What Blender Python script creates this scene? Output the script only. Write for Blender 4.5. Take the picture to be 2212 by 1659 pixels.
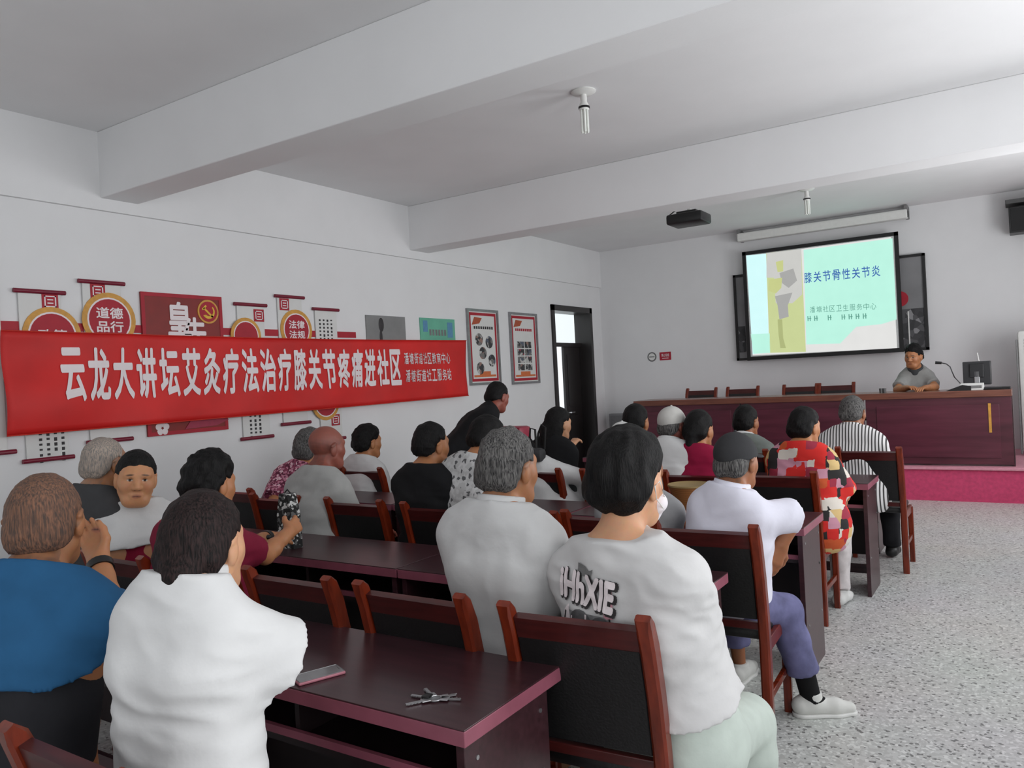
import bpy, bmesh, math, random
import numpy as np
from mathutils import Vector, Matrix
from mathutils.bvhtree import BVHTree

for _o in list(bpy.data.objects):
    bpy.data.objects.remove(_o)
SC = bpy.context.scene
COL = SC.collection

# ------------------------------------------------------------------ camera, world, light, exposure
CAM_H = 1.55
YAW, PITCH, ROLL, FPX = 0.5776, -0.005126, -0.05257, 1688.3
def cam_axes():
    f = Vector((-math.sin(YAW)*math.cos(PITCH), math.cos(YAW)*math.cos(PITCH), math.sin(PITCH)))
    r = Vector((math.cos(YAW), math.sin(YAW), 0)); u = r.cross(f)
    return r*math.cos(ROLL)+u*math.sin(ROLL), -r*math.sin(ROLL)+u*math.cos(ROLL), f
CR, CU, CF = cam_axes()
cam_d = bpy.data.cameras.new('camera'); cam_d.sensor_fit = 'HORIZONTAL'; cam_d.sensor_width = 36
cam_d.lens = FPX/2212*36; cam_d.clip_start = 0.05
cam = bpy.data.objects.new('camera', cam_d); COL.objects.link(cam)
cam.matrix_world = Matrix(((CR.x, CU.x, -CF.x, 0), (CR.y, CU.y, -CF.y, 0), (CR.z, CU.z, -CF.z, CAM_H), (0, 0, 0, 1)))
SC.camera = cam
w = bpy.data.worlds.new('world'); SC.world = w; w.use_nodes = True
w.node_tree.nodes['Background'].inputs[0].default_value = (0.93, 0.97, 1, 1)
w.node_tree.nodes['Background'].inputs[1].default_value = 1.9
SC.view_settings.view_transform = 'Standard'; SC.view_settings.look = 'None'
SC.view_settings.gamma = 1; SC.view_settings.use_curve_mapping = False
SC.view_settings.exposure = -0.83
XL, XR, YB, YF, ZC = -5.7, 1.6, -3.2, 11.5, 3.55      # room: left/right wall, back/front wall, ceiling
WIN_R = [(-2.6, -0.5), (0.3, 2.5), (3.6, 5.8), (7.2, 9.2)]     # windows in the right wall (y ranges), daylight comes in here
WIN_B = [(-4.9, -3.1), (-2.4, -0.6)]                           # windows in the back wall (x ranges)
def daylight(name, loc, rot, sx, sy, power):
    l = bpy.data.lights.new(name, 'AREA'); l.shape = 'RECTANGLE'; l.size = sx; l.size_y = sy; l.energy = power
    l.color = (0.97, 0.985, 1.0)
    o = bpy.data.objects.new(name, l); o.location = loc; o.rotation_euler = rot; COL.objects.link(o)
for (a, b), pw in zip(WIN_R, (70, 96, 128, 150)):
    daylight('daylight', (XR+0.05, (a+b)/2, 1.85), (0, math.radians(118), 0), 1.8, b-a-.1, pw)
for a, b in WIN_B:
    daylight('daylight', ((a+b)/2, YB-0.05, 1.85), (math.radians(112), 0, 0), b-a-.1, 1.8, 10)

# ------------------------------------------------------------------ placing helpers
def ray(px, py):
    return CR*((px-1106)/FPX) - CU*((py-829.5)/FPX) + CF
def aty(px, py, y):
    d = ray(px, py); return Vector((0, 0, CAM_H)) + d*(y/d.y)
def atx(px, py, x):
    d = ray(px, py); return Vector((0, 0, CAM_H)) + d*(x/d.x)
def atz(px, py, z):
    d = ray(px, py); return Vector((0, 0, CAM_H)) + d*((z-CAM_H)/d.z)
def lin(c):
    return tuple(((v/255)/12.92 if v/255 <= .04045 else ((v/255+.055)/1.055)**2.4) for v in c)

# ------------------------------------------------------------------ materials
MATS = {}
def nodes_of(m):
    m.use_nodes = True
    nt = m.node_tree; return nt, nt.nodes, nt.links, nt.nodes['Principled BSDF']
def mat(name, col, rough=.6, metal=0., var=.08, scale=30., bump=0., bscale=None, emit=0., stretch=None, spec=.5):
    if name in MATS: return MATS[name]
    m = bpy.data.materials.new(name); nt, N, L, bs = nodes_of(m)
    c = lin(col)
    tc = N.new('ShaderNodeTexCoord'); nz = N.new('ShaderNodeTexNoise')
    nz.inputs['Scale'].default_value = scale; nz.inputs['Detail'].default_value = 4
    src = tc.outputs['Object']
    if stretch:
        mp = N.new('ShaderNodeMapping'); mp.inputs['Scale'].default_value = stretch
        L.new(src, mp.inputs[0]); src = mp.outputs[0]
    L.new(src, nz.inputs['Vector'])
    rp = N.new('ShaderNodeValToRGB')
    rp.color_ramp.elements[0].position = .3; rp.color_ramp.elements[1].position = .7
    rp.color_ramp.elements[0].color = tuple(max(0, v*(1-var)) for v in c)+(1,)
    rp.color_ramp.elements[1].color = tuple(min(1, v*(1+var)) for v in c)+(1,)
    L.new(nz.outputs['Fac'], rp.inputs[0]); L.new(rp.outputs[0], bs.inputs['Base Color'])
    bs.inputs['Roughness'].default_value = rough; bs.inputs['Metallic'].default_value = metal
    bs.inputs['Specular IOR Level'].default_value = spec
    if emit:
        L.new(rp.outputs[0], bs.inputs['Emission Color']); bs.inputs['Emission Strength'].default_value = emit
        bs.inputs['Base Color'].default_value = (0, 0, 0, 1)
        for l in list(bs.inputs['Base Color'].links): L.remove(l)
    if bump:
        n2 = N.new('ShaderNodeTexNoise'); n2.inputs['Scale'].default_value = bscale or scale
        n2.inputs['Detail'].default_value = 5
        L.new(src, n2.inputs['Vector'])
        b = N.new('ShaderNodeBump'); b.inputs['Strength'].default_value = bump; b.inputs['Distance'].default_value = .01
        L.new(n2.outputs['Fac'], b.inputs['Height']); L.new(b.outputs[0], bs.inputs['Normal'])
    MATS[name] = m; return m
def cloth(name, col, var=.06, rough=.85):
    return mat(name, col, rough, 0, var, 14, .55, 7, spec=.2)
def speckle(name, stops, scale, feature='F1', dist='EUCLIDEAN', rough=.85, bump=False, stretch=None, rnd=1.0):
    """cells of solid colours picked by a constant ramp"""
    if name in MATS: return MATS[name]
    m = bpy.data.materials.new(name); nt, N, L, bs = nodes_of(m)
    tc = N.new('ShaderNodeTexCoord'); v = N.new('ShaderNodeTexVoronoi'); v.distance = dist
    v.inputs['Scale'].default_value = scale; v.inputs['Randomness'].default_value = rnd
    src = tc.outputs['Object']
    if stretch:
        mp = N.new('ShaderNodeMapping'); mp.inputs['Scale'].default_value = stretch; L.new(src, mp.inputs[0]); src = mp.outputs[0]
    L.new(src, v.inputs['Vector'])
    sp = N.new('ShaderNodeSeparateColor'); L.new(v.outputs['Color'], sp.inputs[0])
    rp = N.new('ShaderNodeValToRGB'); rp.color_ramp.interpolation = 'CONSTANT'
    e = rp.color_ramp.elements
    while len(e) < len(stops): e.new(.5)
    for i, (p, c) in enumerate(stops):
        e[i].position = p; e[i].color = lin(c)+(1,)
    L.new(sp.outputs[0], rp.inputs[0]); L.new(rp.outputs[0], bs.inputs['Base Color'])
    bs.inputs['Roughness'].default_value = rough
    MATS[name] = m; return m
def striped(name, c1, c2, scale, axis='X', rough=.85, duty=.5):
    if name in MATS: return MATS[name]
    m = bpy.data.materials.new(name); nt, N, L, bs = nodes_of(m)
    tc = N.new('ShaderNodeTexCoord'); wv = N.new('ShaderNodeTexWave'); wv.bands_direction = axis
    wv.inputs['Scale'].default_value = scale; wv.inputs['Distortion'].default_value = .3; wv.inputs['Detail Scale'].default_value = .5
    L.new(tc.outputs['Object'], wv.inputs['Vector'])
    rp = N.new('ShaderNodeValToRGB'); e = rp.color_ramp.elements
    e[0].position = duty-.08; e[0].color = lin(c1)+(1,); e[1].position = duty+.08; e[1].color = lin(c2)+(1,)
    L.new(wv.outputs['Fac'], rp.inputs[0]); L.new(rp.outputs[0], bs.inputs['Base Color']); bs.inputs['Roughness'].default_value = rough
    MATS[name] = m; return m
def skin_mat():
    m = bpy.data.materials.new('skin'); nt, N, L, bs = nodes_of(m)
    a = N.new('ShaderNodeAttribute'); a.attribute_name = 'tone'
    nz = N.new('ShaderNodeTexNoise'); nz.inputs['Scale'].default_value = 60
    tc = N.new('ShaderNodeTexCoord'); L.new(tc.outputs['Object'], nz.inputs['Vector'])
    mx = N.new('ShaderNodeMix'); mx.data_type = 'RGBA'; mx.blend_type = 'MULTIPLY'; mx.inputs[0].default_value = .18
    L.new(a.outputs['Color'], mx.inputs[6]); L.new(nz.outputs['Color'], mx.inputs[7]); L.new(mx.outputs[2], bs.inputs['Base Color'])
    bs.inputs['Roughness'].default_value = .5
    bs.inputs['Subsurface Weight'].default_value = .06; bs.inputs['Subsurface Radius'].default_value = (.01, .004, .002)
    b = N.new('ShaderNodeBump'); b.inputs['Strength'].default_value = .08; b.inputs['Distance'].default_value = .003
    n2 = N.new('ShaderNodeTexNoise'); n2.inputs['Scale'].default_value = 220; L.new(tc.outputs['Object'], n2.inputs['Vector'])
    L.new(n2.outputs['Fac'], b.inputs['Height']); L.new(b.outputs[0], bs.inputs['Normal'])
    return m
SKIN = skin_mat()
def hair_mat(name, c1, c2, bald=None):
    """strands: stretched noise between two hair colours"""
    if name in MATS: return MATS[name]
    m = bpy.data.materials.new(name); nt, N, L, bs = nodes_of(m)
    tc = N.new('ShaderNodeTexCoord'); mp = N.new('ShaderNodeMapping'); mp.inputs['Scale'].default_value = (260, 260, 26)
    L.new(tc.outputs['Object'], mp.inputs[0])
    nz = N.new('ShaderNodeTexNoise'); nz.inputs['Scale'].default_value = 1; nz.inputs['Detail'].default_value = 3
    L.new(mp.outputs[0], nz.inputs['Vector'])
    rp = N.new('ShaderNodeValToRGB'); e = rp.color_ramp.elements
    e[0].position = .36; e[1].position = .66; e[0].color = lin(c1)+(1,); e[1].color = lin(c2)+(1,)
    L.new(nz.outputs['Fac'], rp.inputs[0]); L.new(rp.outputs[0], bs.inputs['Base Color'])
    bs.inputs['Roughness'].default_value = .6; bs.inputs['Specular IOR Level'].default_value = .18
    b = N.new('ShaderNodeBump'); b.inputs['Strength'].default_value = .7; b.inputs['Distance'].default_value = .006
    L.new(nz.outputs['Fac'], b.inputs['Height']); L.new(b.outputs[0], bs.inputs['Normal'])
    MATS[name] = m; return m

WALL = mat('wall paint', (229, 229, 230), .85, 0, .015, 3, .05, 60)
CEIL = mat('ceiling paint', (233, 233, 234), .9, 0, .02, 2, .05, 50)
DESKWOOD = mat('dark cherry laminate', (58, 33, 38), .3, 0, .25, 6, 0, stretch=(.6, 9, 9))
DESKIN = mat('desk inner board', (34, 24, 26), .5, 0, .1, 8)
EDGE = mat('desk edge band', (146, 82, 98), .35, 0, .12, 10)
CHWOOD = mat('red brown lacquered wood', (110, 38, 18), .25, 0, .35, 5, 0, stretch=(8, 8, 1.2))
RAILW = mat('dark red lacquered rail', (72, 26, 25), .28, 0, .3, 6, 0, stretch=(1.2, 8, 8))
LEATHER = mat('black leatherette', (22, 21, 22), .45, 0, .15, 40, .15, 120)
BLACKP = mat('black plastic', (18, 18, 19), .4, 0, .1, 30)
WHITEP = mat('white plastic', (225, 225, 222), .4, 0, .03, 20)
STEEL = mat('brushed steel', (190, 190, 192), .3, .9, .08, 60)
REDC = mat('red print', (168, 24, 44), .6, 0, .08, 12)
WHITEPAPER = mat('white board', (218, 218, 216), .6, 0, .02, 8)
GOLD = mat('gold print', (206, 150, 60), .5, 0, .15, 20)
GREYPRINT = mat('grey print', (118, 118, 118), .7, 0, .2, 20)
WHITEPRINT = mat('white print', (236, 226, 228), .6, 0, .02, 10)
DARKPRINT = mat('dark print', (46, 42, 44), .6, 0, .15, 20)
def floor_mat():
    m = bpy.data.materials.new('terrazzo'); nt, N, L, bs = nodes_of(m)
    tc = N.new('ShaderNodeTexCoord'); v = N.new('ShaderNodeTexVoronoi'); v.inputs['Scale'].default_value = 85
    L.new(tc.outputs['Object'], v.inputs['Vector']); sp = N.new('ShaderNodeSeparateColor'); L.new(v.outputs['Color'], sp.inputs[0])
    rp = N.new('ShaderNodeValToRGB'); rp.color_ramp.interpolation = 'CONSTANT'; e = rp.color_ramp.elements
    for i, (p, c) in enumerate([(0, (122, 122, 121)), (.07, (192, 192, 190)), (.5, (206, 206, 204)), (.86, (226, 226, 224))]):
        if i > 1: e.new(p)
        e[i].position = p; e[i].color = lin(c)+(1,)
    L.new(sp.outputs[0], rp.inputs[0])
    nz = N.new('ShaderNodeTexNoise'); nz.inputs['Scale'].default_value = 1.3; L.new(tc.outputs['Object'], nz.inputs['Vector'])
    mx = N.new('ShaderNodeMix'); mx.data_type = 'RGBA'; mx.blend_type = 'MULTIPLY'; mx.inputs[0].default_value = .12
    L.new(rp.outputs[0], mx.inputs[6]); L.new(nz.outputs['Color'], mx.inputs[7]); L.new(mx.outputs[2], bs.inputs['Base Color'])
    bs.inputs['Roughness'].default_value = .38
    return m
FLOORM = floor_mat()

# ------------------------------------------------------------------ object helpers
def tag(o, label, cat, group=None, kind=None):
    if label: o['label'] = label
    if cat: o['category'] = cat
    if group: o['group'] = group
    if kind: o['kind'] = kind
    return o
def thing(name, label, cat, loc=(0, 0, 0), rz=0, group=None):
    o = bpy.data.objects.new(name, None); o.empty_display_size = .1; COL.objects.link(o)
    o.location = loc; o.rotation_euler = (0, 0, rz); return tag(o, label, cat, group)
def link(name, me, m, parent=None, smooth=False):
    o = bpy.data.objects.new(name, me); COL.objects.link(o)
    if m is not None and not me.materials: me.materials.append(m)
    if parent is not None: o.parent = parent
    if smooth:
        for p in me.polygons: p.use_smooth = True
    return o
class MB:
    """collects shapes into one mesh"""
    def __init__(s): s.b = bmesh.new()
    def box(s, x0, x1, y0, y1, z0, z1, bev=0.0, M=None):
        r = bmesh.ops.create_cube(s.b, size=1)
        T = Matrix.Translation(((x0+x1)/2, (y0+y1)/2, (z0+z1)/2)) @ Matrix.Diagonal((abs(x1-x0), abs(y1-y0), abs(z1-z0), 1))
        bmesh.ops.transform(s.b, matrix=T, verts=r['verts'])
        vs = r['verts']
        if bev:
            es = list({e for v in vs for e in v.link_edges})
            q = bmesh.ops.bevel(s.b, geom=es, offset=bev, segments=2, affect='EDGES', profile=.5)
            vs = list({v for f in q['faces'] for v in f.verts} | {v for v in vs if v.is_valid})
            if M is not None:
                # take the whole island
                seen = set(vs); st = list(vs)
                while st:
                    v = st.pop()
                    for e in v.link_edges:
                        o = e.other_vert(v)
                        if o not in seen: seen.add(o); st.append(o)
                vs = list(seen)
        if M is not None: bmesh.ops.transform(s.b, matrix=M, verts=vs)
        return s
    def cyl(s, a, b, r1, r2=None, seg=16, caps=True):
        a = Vector(a); b = Vector(b); r2 = r1 if r2 is None else r2
        d = b-a; q = bmesh.ops.create_cone(s.b, cap_ends=caps, segments=seg, radius1=r1, radius2=r2, depth=d.length)
        M = Matrix.Translation((a+b)/2) @ d.to_track_quat('Z', 'Y').to_matrix().to_4x4()
        bmesh.ops.transform(s.b, matrix=M, verts=q['verts']); return s
    def ball(s, c, r, sc=(1, 1, 1), seg=16):
        q = bmesh.ops.create_uvsphere(s.b, u_segments=seg, v_segments=seg//2+2, radius=r)
        bmesh.ops.transform(s.b, matrix=Matrix.Translation(c) @ Matrix.Diagonal((*sc, 1)), verts=q['verts']); return s
    def tube(s, pts, r, seg=8, closed=False):
        pts = [Vector(p) for p in pts]; n = len(pts); rings = []
        for i, p in enumerate(pts):
            a = pts[(i-1) % n] if (i or closed) else p; c = pts[(i+1) % n] if (i < n-1 or closed) else p
            t = (c-a).normalized(); q = t.to_track_quat('Z', 'Y')
            rr = r[i] if isinstance(r, (list, tuple)) else r
            rings.append([s.b.verts.new(p+q @ Vector((math.cos(2*math.pi*k/seg)*rr, math.sin(2*math.pi*k/seg)*rr, 0))) for k in range(seg)])
        for i in range(n if closed else n-1):
            A, B = rings[i], rings[(i+1) % n]
            # align
            off = min(range(seg), key=lambda o: (A[0].co-B[o].co).length)
            for k in range(seg):
                s.b.faces.new((A[k], A[(k+1) % seg], B[(k+1+off) % seg], B[(k+off) % seg]))
        if not closed: s.b.faces.new(rings[0][::-1]); s.b.faces.new(rings[-1])
        return s
    def lathe(s, c, prof, seg=24, M=None):
        c = Vector(c); rings = []; new = []
        for r, z in prof:
            ring = [s.b.verts.new(c+Vector((r*math.cos(2*math.pi*k/seg), r*math.sin(2*math.pi*k/seg), z))) for k in range(seg)]
            rings.append(ring); new += ring
        for A, B in zip(rings, rings[1:]):
            for k in range(seg): s.b.faces.new((A[k], A[(k+1) % seg], B[(k+1) % seg], B[k]))
        s.b.faces.new(rings[0][::-1]); s.b.faces.new(rings[-1])
        if M is not None: bmesh.ops.transform(s.b, matrix=M, verts=new)
        return s
    def prism(s, poly, O, U, V, N, t):
        """2D outline extruded by t along N"""
        O, U, V, N = map(Vector, (O, U, V, N))
        a = [s.b.verts.new(O+U*x+V*y) for x, y in poly]; b = [s.b.verts.new(O+U*x+V*y+N*t) for x, y in poly]
        s.b.faces.new(a[::-1]); s.b.faces.new(b); n = len(a)
        for k in range(n): s.b.faces.new((a[k], a[(k+1) % n], b[(k+1) % n], b[k]))
        return s
    def sweep(s, path, wx, wn, x, ch=.25):
        """rectangular bar with softened corners along a path in the y-z plane at x; wx, wn widths (lists or scalars)"""
        n = len(path); rings = []
        for i, (y, z) in enumerate(path):
            a = path[max(0, i-1)]; c = path[min(n-1, i+1)]
            t = Vector((0, c[0]-a[0], c[1]-a[1])).normalized(); nn = Vector((0, -t.z, t.y))
            hx = (wx[i] if isinstance(wx, list) else wx)/2; hn = (wn[i] if isinstance(wn, list) else wn)/2
            c8 = []
            for sx, sn in ((1, 1), (-1, 1), (-1, -1), (1, -1)):
                k = ch*min(hx, hn)
                p = [(sx*hx, sn*(hn-k)), (sx*(hx-k), sn*hn)]
                c8 += p if sx*sn > 0 else p[::-1]
            rings.append([s.b.verts.new(Vector((x, y, z))+Vector((1, 0, 0))*q[0]+nn*q[1]) for q in c8])
        for A, B in zip(rings, rings[1:]):
            for k in range(8): s.b.faces.new((A[k], A[(k+1) % 8], B[(k+1) % 8], B[k]))
        s.b.faces.new(rings[0][::-1]); s.b.faces.new(rings[-1]); return s
    def build(s, name, m, parent=None, smooth=False):
        bmesh.ops.recalc_face_normals(s.b, faces=s.b.faces)
        me = bpy.data.meshes.new(name); s.b.to_mesh(me); s.b.free()
        o = link(name, me, m, parent)
        if smooth:
            for p in me.polygons: p.use_smooth = True
            try: me.set_sharp_from_angle(angle=math.radians(40))
            except Exception: pass
        return o
def rim(f, x0, x1, w2, z0, z1, c):
    """four bars of a frame on the left wall, meeting without overlap"""
    return f.box(x0, x1, -w2, -w2+c, z0, z1).box(x0, x1, w2-c, w2, z0, z1).box(x0, x1, -w2+c, w2-c, z0, z0+c).box(x0, x1, -w2+c, w2-c, z1-c, z1)
def struct(o): o['kind'] = 'structure'; return o
def copy_tree(o, parent=None):
    c = o.copy(); COL.objects.link(c)
    if parent is not None: c.parent = parent
    for ch in list(o.children): copy_tree(ch, c)
    return c
def text_mesh(txt, bold=0.0):
    cu = bpy.data.curves.new('text', 'FONT'); cu.body = txt; cu.size = 1; cu.offset = bold; cu.resolution_u = 3; cu.fill_mode = 'FRONT'
    ob = bpy.data.objects.new('text', cu); COL.objects.link(ob)
    dg = bpy.context.evaluated_depsgraph_get(); dg.update()
    me = bpy.data.meshes.new_from_object(ob.evaluated_get(dg))
    bpy.data.objects.remove(ob); bpy.data.curves.remove(cu)
    if me.materials: me.materials.clear()
    return me
def embolden(me, b):
    """heavier strokes: the outline repeated around a small circle"""
    bm0 = bmesh.new(); bm0.from_mesh(me)
    for k in range(8):
        a = k*math.pi/4
        t2 = me.copy(); t2.transform(Matrix.Translation((b*math.cos(a), b*math.sin(a), .0004*(k+1)))); bm0.from_mesh(t2); bpy.data.meshes.remove(t2)
    bm0.to_mesh(me); bm0.free()
def text_on(name, txt, O, U, V, N, x0, x1, y0, y1, m, parent=None, bold=0.0, lift=.002):
    """lettering fitted to the rectangle x0..x1, y0..y1 of the plane (O,U,V), lifted along N"""
    me = text_mesh(txt)
    if bold: embolden(me, bold)
    n = len(me.vertices)
    if n == 0: return None
    co = np.empty(n*3); me.vertices.foreach_get('co', co); co = co.reshape(-1, 3)
    mn, mxx = co.min(0), co.max(0); s = np.maximum(mxx-mn, 1e-6)
    u = x0+(co[:, 0]-mn[0])/s[0]*(x1-x0); v = y0+(co[:, 1]-mn[1])/s[1]*(y1-y0)
    P = np.array(O)+u[:, None]*np.array(U)+v[:, None]*np.array(V)+(lift+co[:, 2:3]*.2)*np.array(N)
    me.vertices.foreach_set('co', P.ravel()); me.update()
    return link(name, me, m, parent)
LW = ((0, 1, 0), (0, 0, 1), (1, 0, 0))      # left wall: u runs along +y, seen from the room
FW = ((1, 0, 0), (0, 0, 1), (0, -1, 0))     # front wall
random.seed(4)

# ------------------------------------------------------------------ room shell
struct(MB().box(XL-.3, XR+.3, YB-.3, YF+.3, -.12, 0).build('floor', FLOORM))
struct(MB().box(XL-.3, XR+.3, YB-.3, YF+.3, ZC, ZC+.15).build('ceiling', CEIL))
DY0, DY1, DZ = 9.93, 11.07, 2.55           # door opening in the left wall
f = MB().box(XL-.24, XL, YB, DY0, 0, ZC).box(XL-.24, XL, DY1, YF, 0, ZC).box(XL-.24, XL, DY0, DY1, DZ, ZC)
struct(f.build('wall_left', WALL))
struct(MB().box(XL, XL+.035, YB, YF, 2.97, ZC).build('trim_4', WALL))
struct(MB().box(XL-.24, XR+.24, YF, YF+.24, 0, ZC).build('wall_front', WALL))
f = MB(); ys = YB
for a, b in WIN_R:
    f.box(XR, XR+.24, ys, a, 0, ZC); f.box(XR, XR+.24, a, b, 0, .9); f.box(XR, XR+.24, a, b, 2.8, ZC); ys = b
f.box(XR, XR+.24, ys, YF, 0, ZC); struct(f.build('wall_right', WALL))
f = MB(); xs = XL
for a, b in WIN_B:
    f.box(xs, a, YB-.24, YB, 0, ZC); f.box(a, b, YB-.24, YB, 0, .9); f.box(a, b, YB-.24, YB, 2.8, ZC); xs = b
f.box(xs, XR, YB-.24, YB, 0, ZC); struct(f.build('wall_back', WALL))
WINF = mat('window frame white', (220, 220, 220), .4)
k = 0
for a, b in WIN_R:
    k += 1; f = MB()
    for y in (a, (a+b)/2, b): f.box(XR+.1, XR+.16, y-.03, y+.03, .9, 2.8)
    for z in (.93, 2.2, 2.77): f.box(XR+.1, XR+.16, a, b, z-.03, z+.03)
    struct(f.build('window_%d' % k, WINF))
for a, b in WIN_B:
    k += 1; f = MB()
    for x in (a, (a+b)/2, b): f.box(x-.03, x+.03, YB-.16, YB-.1, .9, 2.8)
    for z in (.93, 2.2, 2.77): f.box(a, b, YB-.16, YB-.1, z-.03, z+.03)
    struct(f.build('window_%d' % k, WINF))
ZB = 3.06                                   # underside of the two ceiling beams
struct(MB().box(XL, XR, 3.24, 3.54, ZB, ZC, .008).build('trim_1', CEIL))
struct(MB().box(XL, XR, 6.75, 7.08, ZB, ZC, .008).build('trim_2', CEIL))
struct(MB().box(XL, XL+.012, YB, DY0-.05, 0, .1).build('baseboard_left', mat('skirting tile', (120, 116, 114), .5)))
# platform
ST = .37
STAGEM = mat('red platform carpet', (206, 70, 112), .8, 0, .12, 30, .3, 200)
p = struct(MB().box(-4.7, XR, 9.575, YF, 0, ST-.03).build('floor_platform', STAGEM))
struct(MB().box(-4.72, XR, 9.545, YF, ST-.03, ST, .006).build('trim_3', mat('platform nosing', (214, 146, 162), .6, 0, .1, 30), p))
# door
DARKW = mat('dark brown door paint', (38, 34, 34), .35, 0, .12, 6, 0, stretch=(6, 6, 1))
f = MB()
f.box(XL-.26, XL+.03, DY0-.06, DY0+.015, 0, DZ+.07).box(XL-.26, XL+.03, DY1-.015, DY1+.06, 0, DZ+.07).box(XL-.26, XL+.03, DY0-.06, DY1+.06, DZ-.015, DZ+.07)
f.box(XL-.24, XL-.16, DY0, DY1, 2.02, 2.08)
dr = struct(f.build('door_1', DARKW))
f = MB().box(0, .045, -.5, 0, .02, 2.02, .004)
for z0, z1 in ((.2, .95), (1.1, 1.9)):
    f.box(-.008, .0, -.42, -.08, z0, z1, .003); f.box(.045, .053, -.42, -.08, z0, z1, .003)
lf = f.build('door_leaf', DARKW, dr); lf.location = (XL-.235, DY1-.02, 0)
h = MB().cyl((.045, -.45, 1.0), (.1, -.45, 1.0), .012).cyl((.1, -.46, 1.0), (.1, -.35, 1.0), .01).cyl((-.055, -.45, 1.0), (0, -.45, 1.0), .012).cyl((-.055, -.46, 1.0), (-.055, -.35, 1.0), .01)
h.build('door_handle', STEEL, lf)
def glass_mat():
    m = bpy.data.materials.new('clear glass'); nt, N, L, bs = nodes_of(m)
    bs.inputs['Transmission Weight'].default_value = 1; bs.inputs['Roughness'].default_value = .02; bs.inputs['IOR'].default_value = 1.1
    bs.inputs['Base Color'].default_value = (.95, .98, .97, 1)
    tc = N.new('ShaderNodeTexCoord'); nz = N.new('ShaderNodeTexNoise'); L.new(tc.outputs['Object'], nz.inputs['Vector'])
    b = N.new('ShaderNodeBump'); b.inputs['Strength'].default_value = .01; L.new(nz.outputs['Fac'], b.inputs['Height']); L.new(b.outputs[0], bs.inputs['Normal'])
    return m
GLASS = glass_mat()
MB().box(XL-.205, XL-.195, DY0, DY1, 2.08, DZ).build('transom_pane', GLASS, dr)

# ------------------------------------------------------------------ left wall boards and banner
def yz(px, py, x=XL): v = atx(px, py, x); return v.y, v.z
def disc(n=28, r=1, sy=1): return [(r*math.cos(2*math.pi*k/n), sy*r*math.sin(2*math.pi*k/n)) for k in range(n)]
def board(label, tl, tr, zbot, top=True, bottom=True, ring=None, ringtxt=None, seal=None, cols=None):
    """white culture board with dark red scroll sticks"""
    y0, z1 = yz(*tl); y1, _ = yz(*tr); w = y1-y0
    t = thing('scroll_board', label, 'wall board', (XL+.006, (y0+y1)/2, zbot), 0, 'white scroll boards behind the banner')
    O = (0, 0, 0)
    def pt(px, py): a, b = yz(px, py); return a-(y0+y1)/2, b-zbot
    H = z1-zbot
    MB().box(0, .012, -w/2+.03, w/2-.03, .01, H-.01, .002).build('panel', WHITEPAPER, t)
    RS = mat('dark red stick', (120, 16, 44), .4, 0, .1, 20)
    if top: MB().cyl((.016, -w/2, H-.01), (.016, w/2, H-.01), .016, seg=10).build('stick', RS, t, True)
    if bottom: MB().cyl((.016, -w/2, .01), (.016, w/2, .01), .016, seg=10).build('stick', RS, t, True)
    if ring:
        a, b = pt(ring[0], ring[1]); r = ring[2]
        e = MB().prism(disc(r=r), (.013, a, b), *LW, .006).build('emblem_ring', GOLD, t)
        MB().prism(disc(r=r*.82), (.0135, a, b), *LW, .0075).build('emblem_rim', WHITEPRINT, e)
        MB().prism(disc(r=r*.76), (.0135, a, b), *LW, .009).build('emblem_disc', REDC, e)
        if ringtxt:
            q = r*.5
            for i, ln in enumerate(ringtxt):
                v = b+q*(1-i)-q*.9 if len(ringtxt) > 1 else b-q*.4
                text_on('lettering', ln, (0, 0, 0), *LW, a-q, a+q, v, v+q*.82, WHITEPRINT, e, .02, .024)
    if seal:
        a, b = pt(*seal); s = .055
        o = MB().box(.012, .016, a-s, a+s, b-s, b+s).build('seal', REDC, t)
        f = MB(); q = s*.72
        for x0, x1, z0, z1 in ((-q, q, -q, -q+.008), (-q, q, q-.008, q), (-q, -q+.008, -q, q), (q-.008, q, -q, q), (-q*.5, q*.5, -q*.4, -q*.2), (-q*.5, q*.5, q*.2, q*.4)): f.box(.016, .018, a+x0, a+x1, b+z0, b+z1)
        f.build('seal_carving', WHITEPRINT, o)
    if cols:
        a, b, n, ln = cols; a, b = pt(a, b)
        for i in range(n):
            f = MB(); zz = b
            while zz > b-ln+.02*(i % 3):
                hgt = random.uniform(.012, .026); f.box(.012, .0145, a+i*.05, a+i*.05+.02, zz-hgt, zz); zz -= .036
            o = f.build('text_column', DARKPRINT, t); o['kind'] = 'stuff'
    return t
board('white scroll board at left end of wall, seal and half-hidden emblem above the red banner', (25, 624), (137, 630), yz(100, 995)[1], ring=(110, 725, .2), ringtxt=['政策'], seal=(105, 652), cols=(80, 925, 4, .22))
board('tallest left scroll board with gold ringed emblem reading 道德品行', (165, 604), (265, 612), yz(230, 955)[1], ring=(233, 692, .205), ringtxt=['道德', '品行'], seal=(208, 630))
board('narrow scroll board just right of the big red poster, text columns below the banner', (502, 654), (572, 661), yz(550, 948)[1], ring=(528, 726, .16), seal=(556, 682), cols=(536, 898, 3, .2))
board('scroll board with emblem reading 法律 and highest stick of the right trio', (590, 637), (653, 643), yz(633, 917)[1], ring=(637, 713, .19), ringtxt=['法律', '法规'], seal=(611, 658))
board('rightmost scroll board with long text columns and gold emblem under the banner', (672, 665), (728, 671), yz(720, 950)[1], ring=(700, 868, .18), seal=(722, 907), cols=(686, 690, 4, .3))
y0, z0 = yz(0, 978); y1, _ = yz(16, 976)
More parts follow.
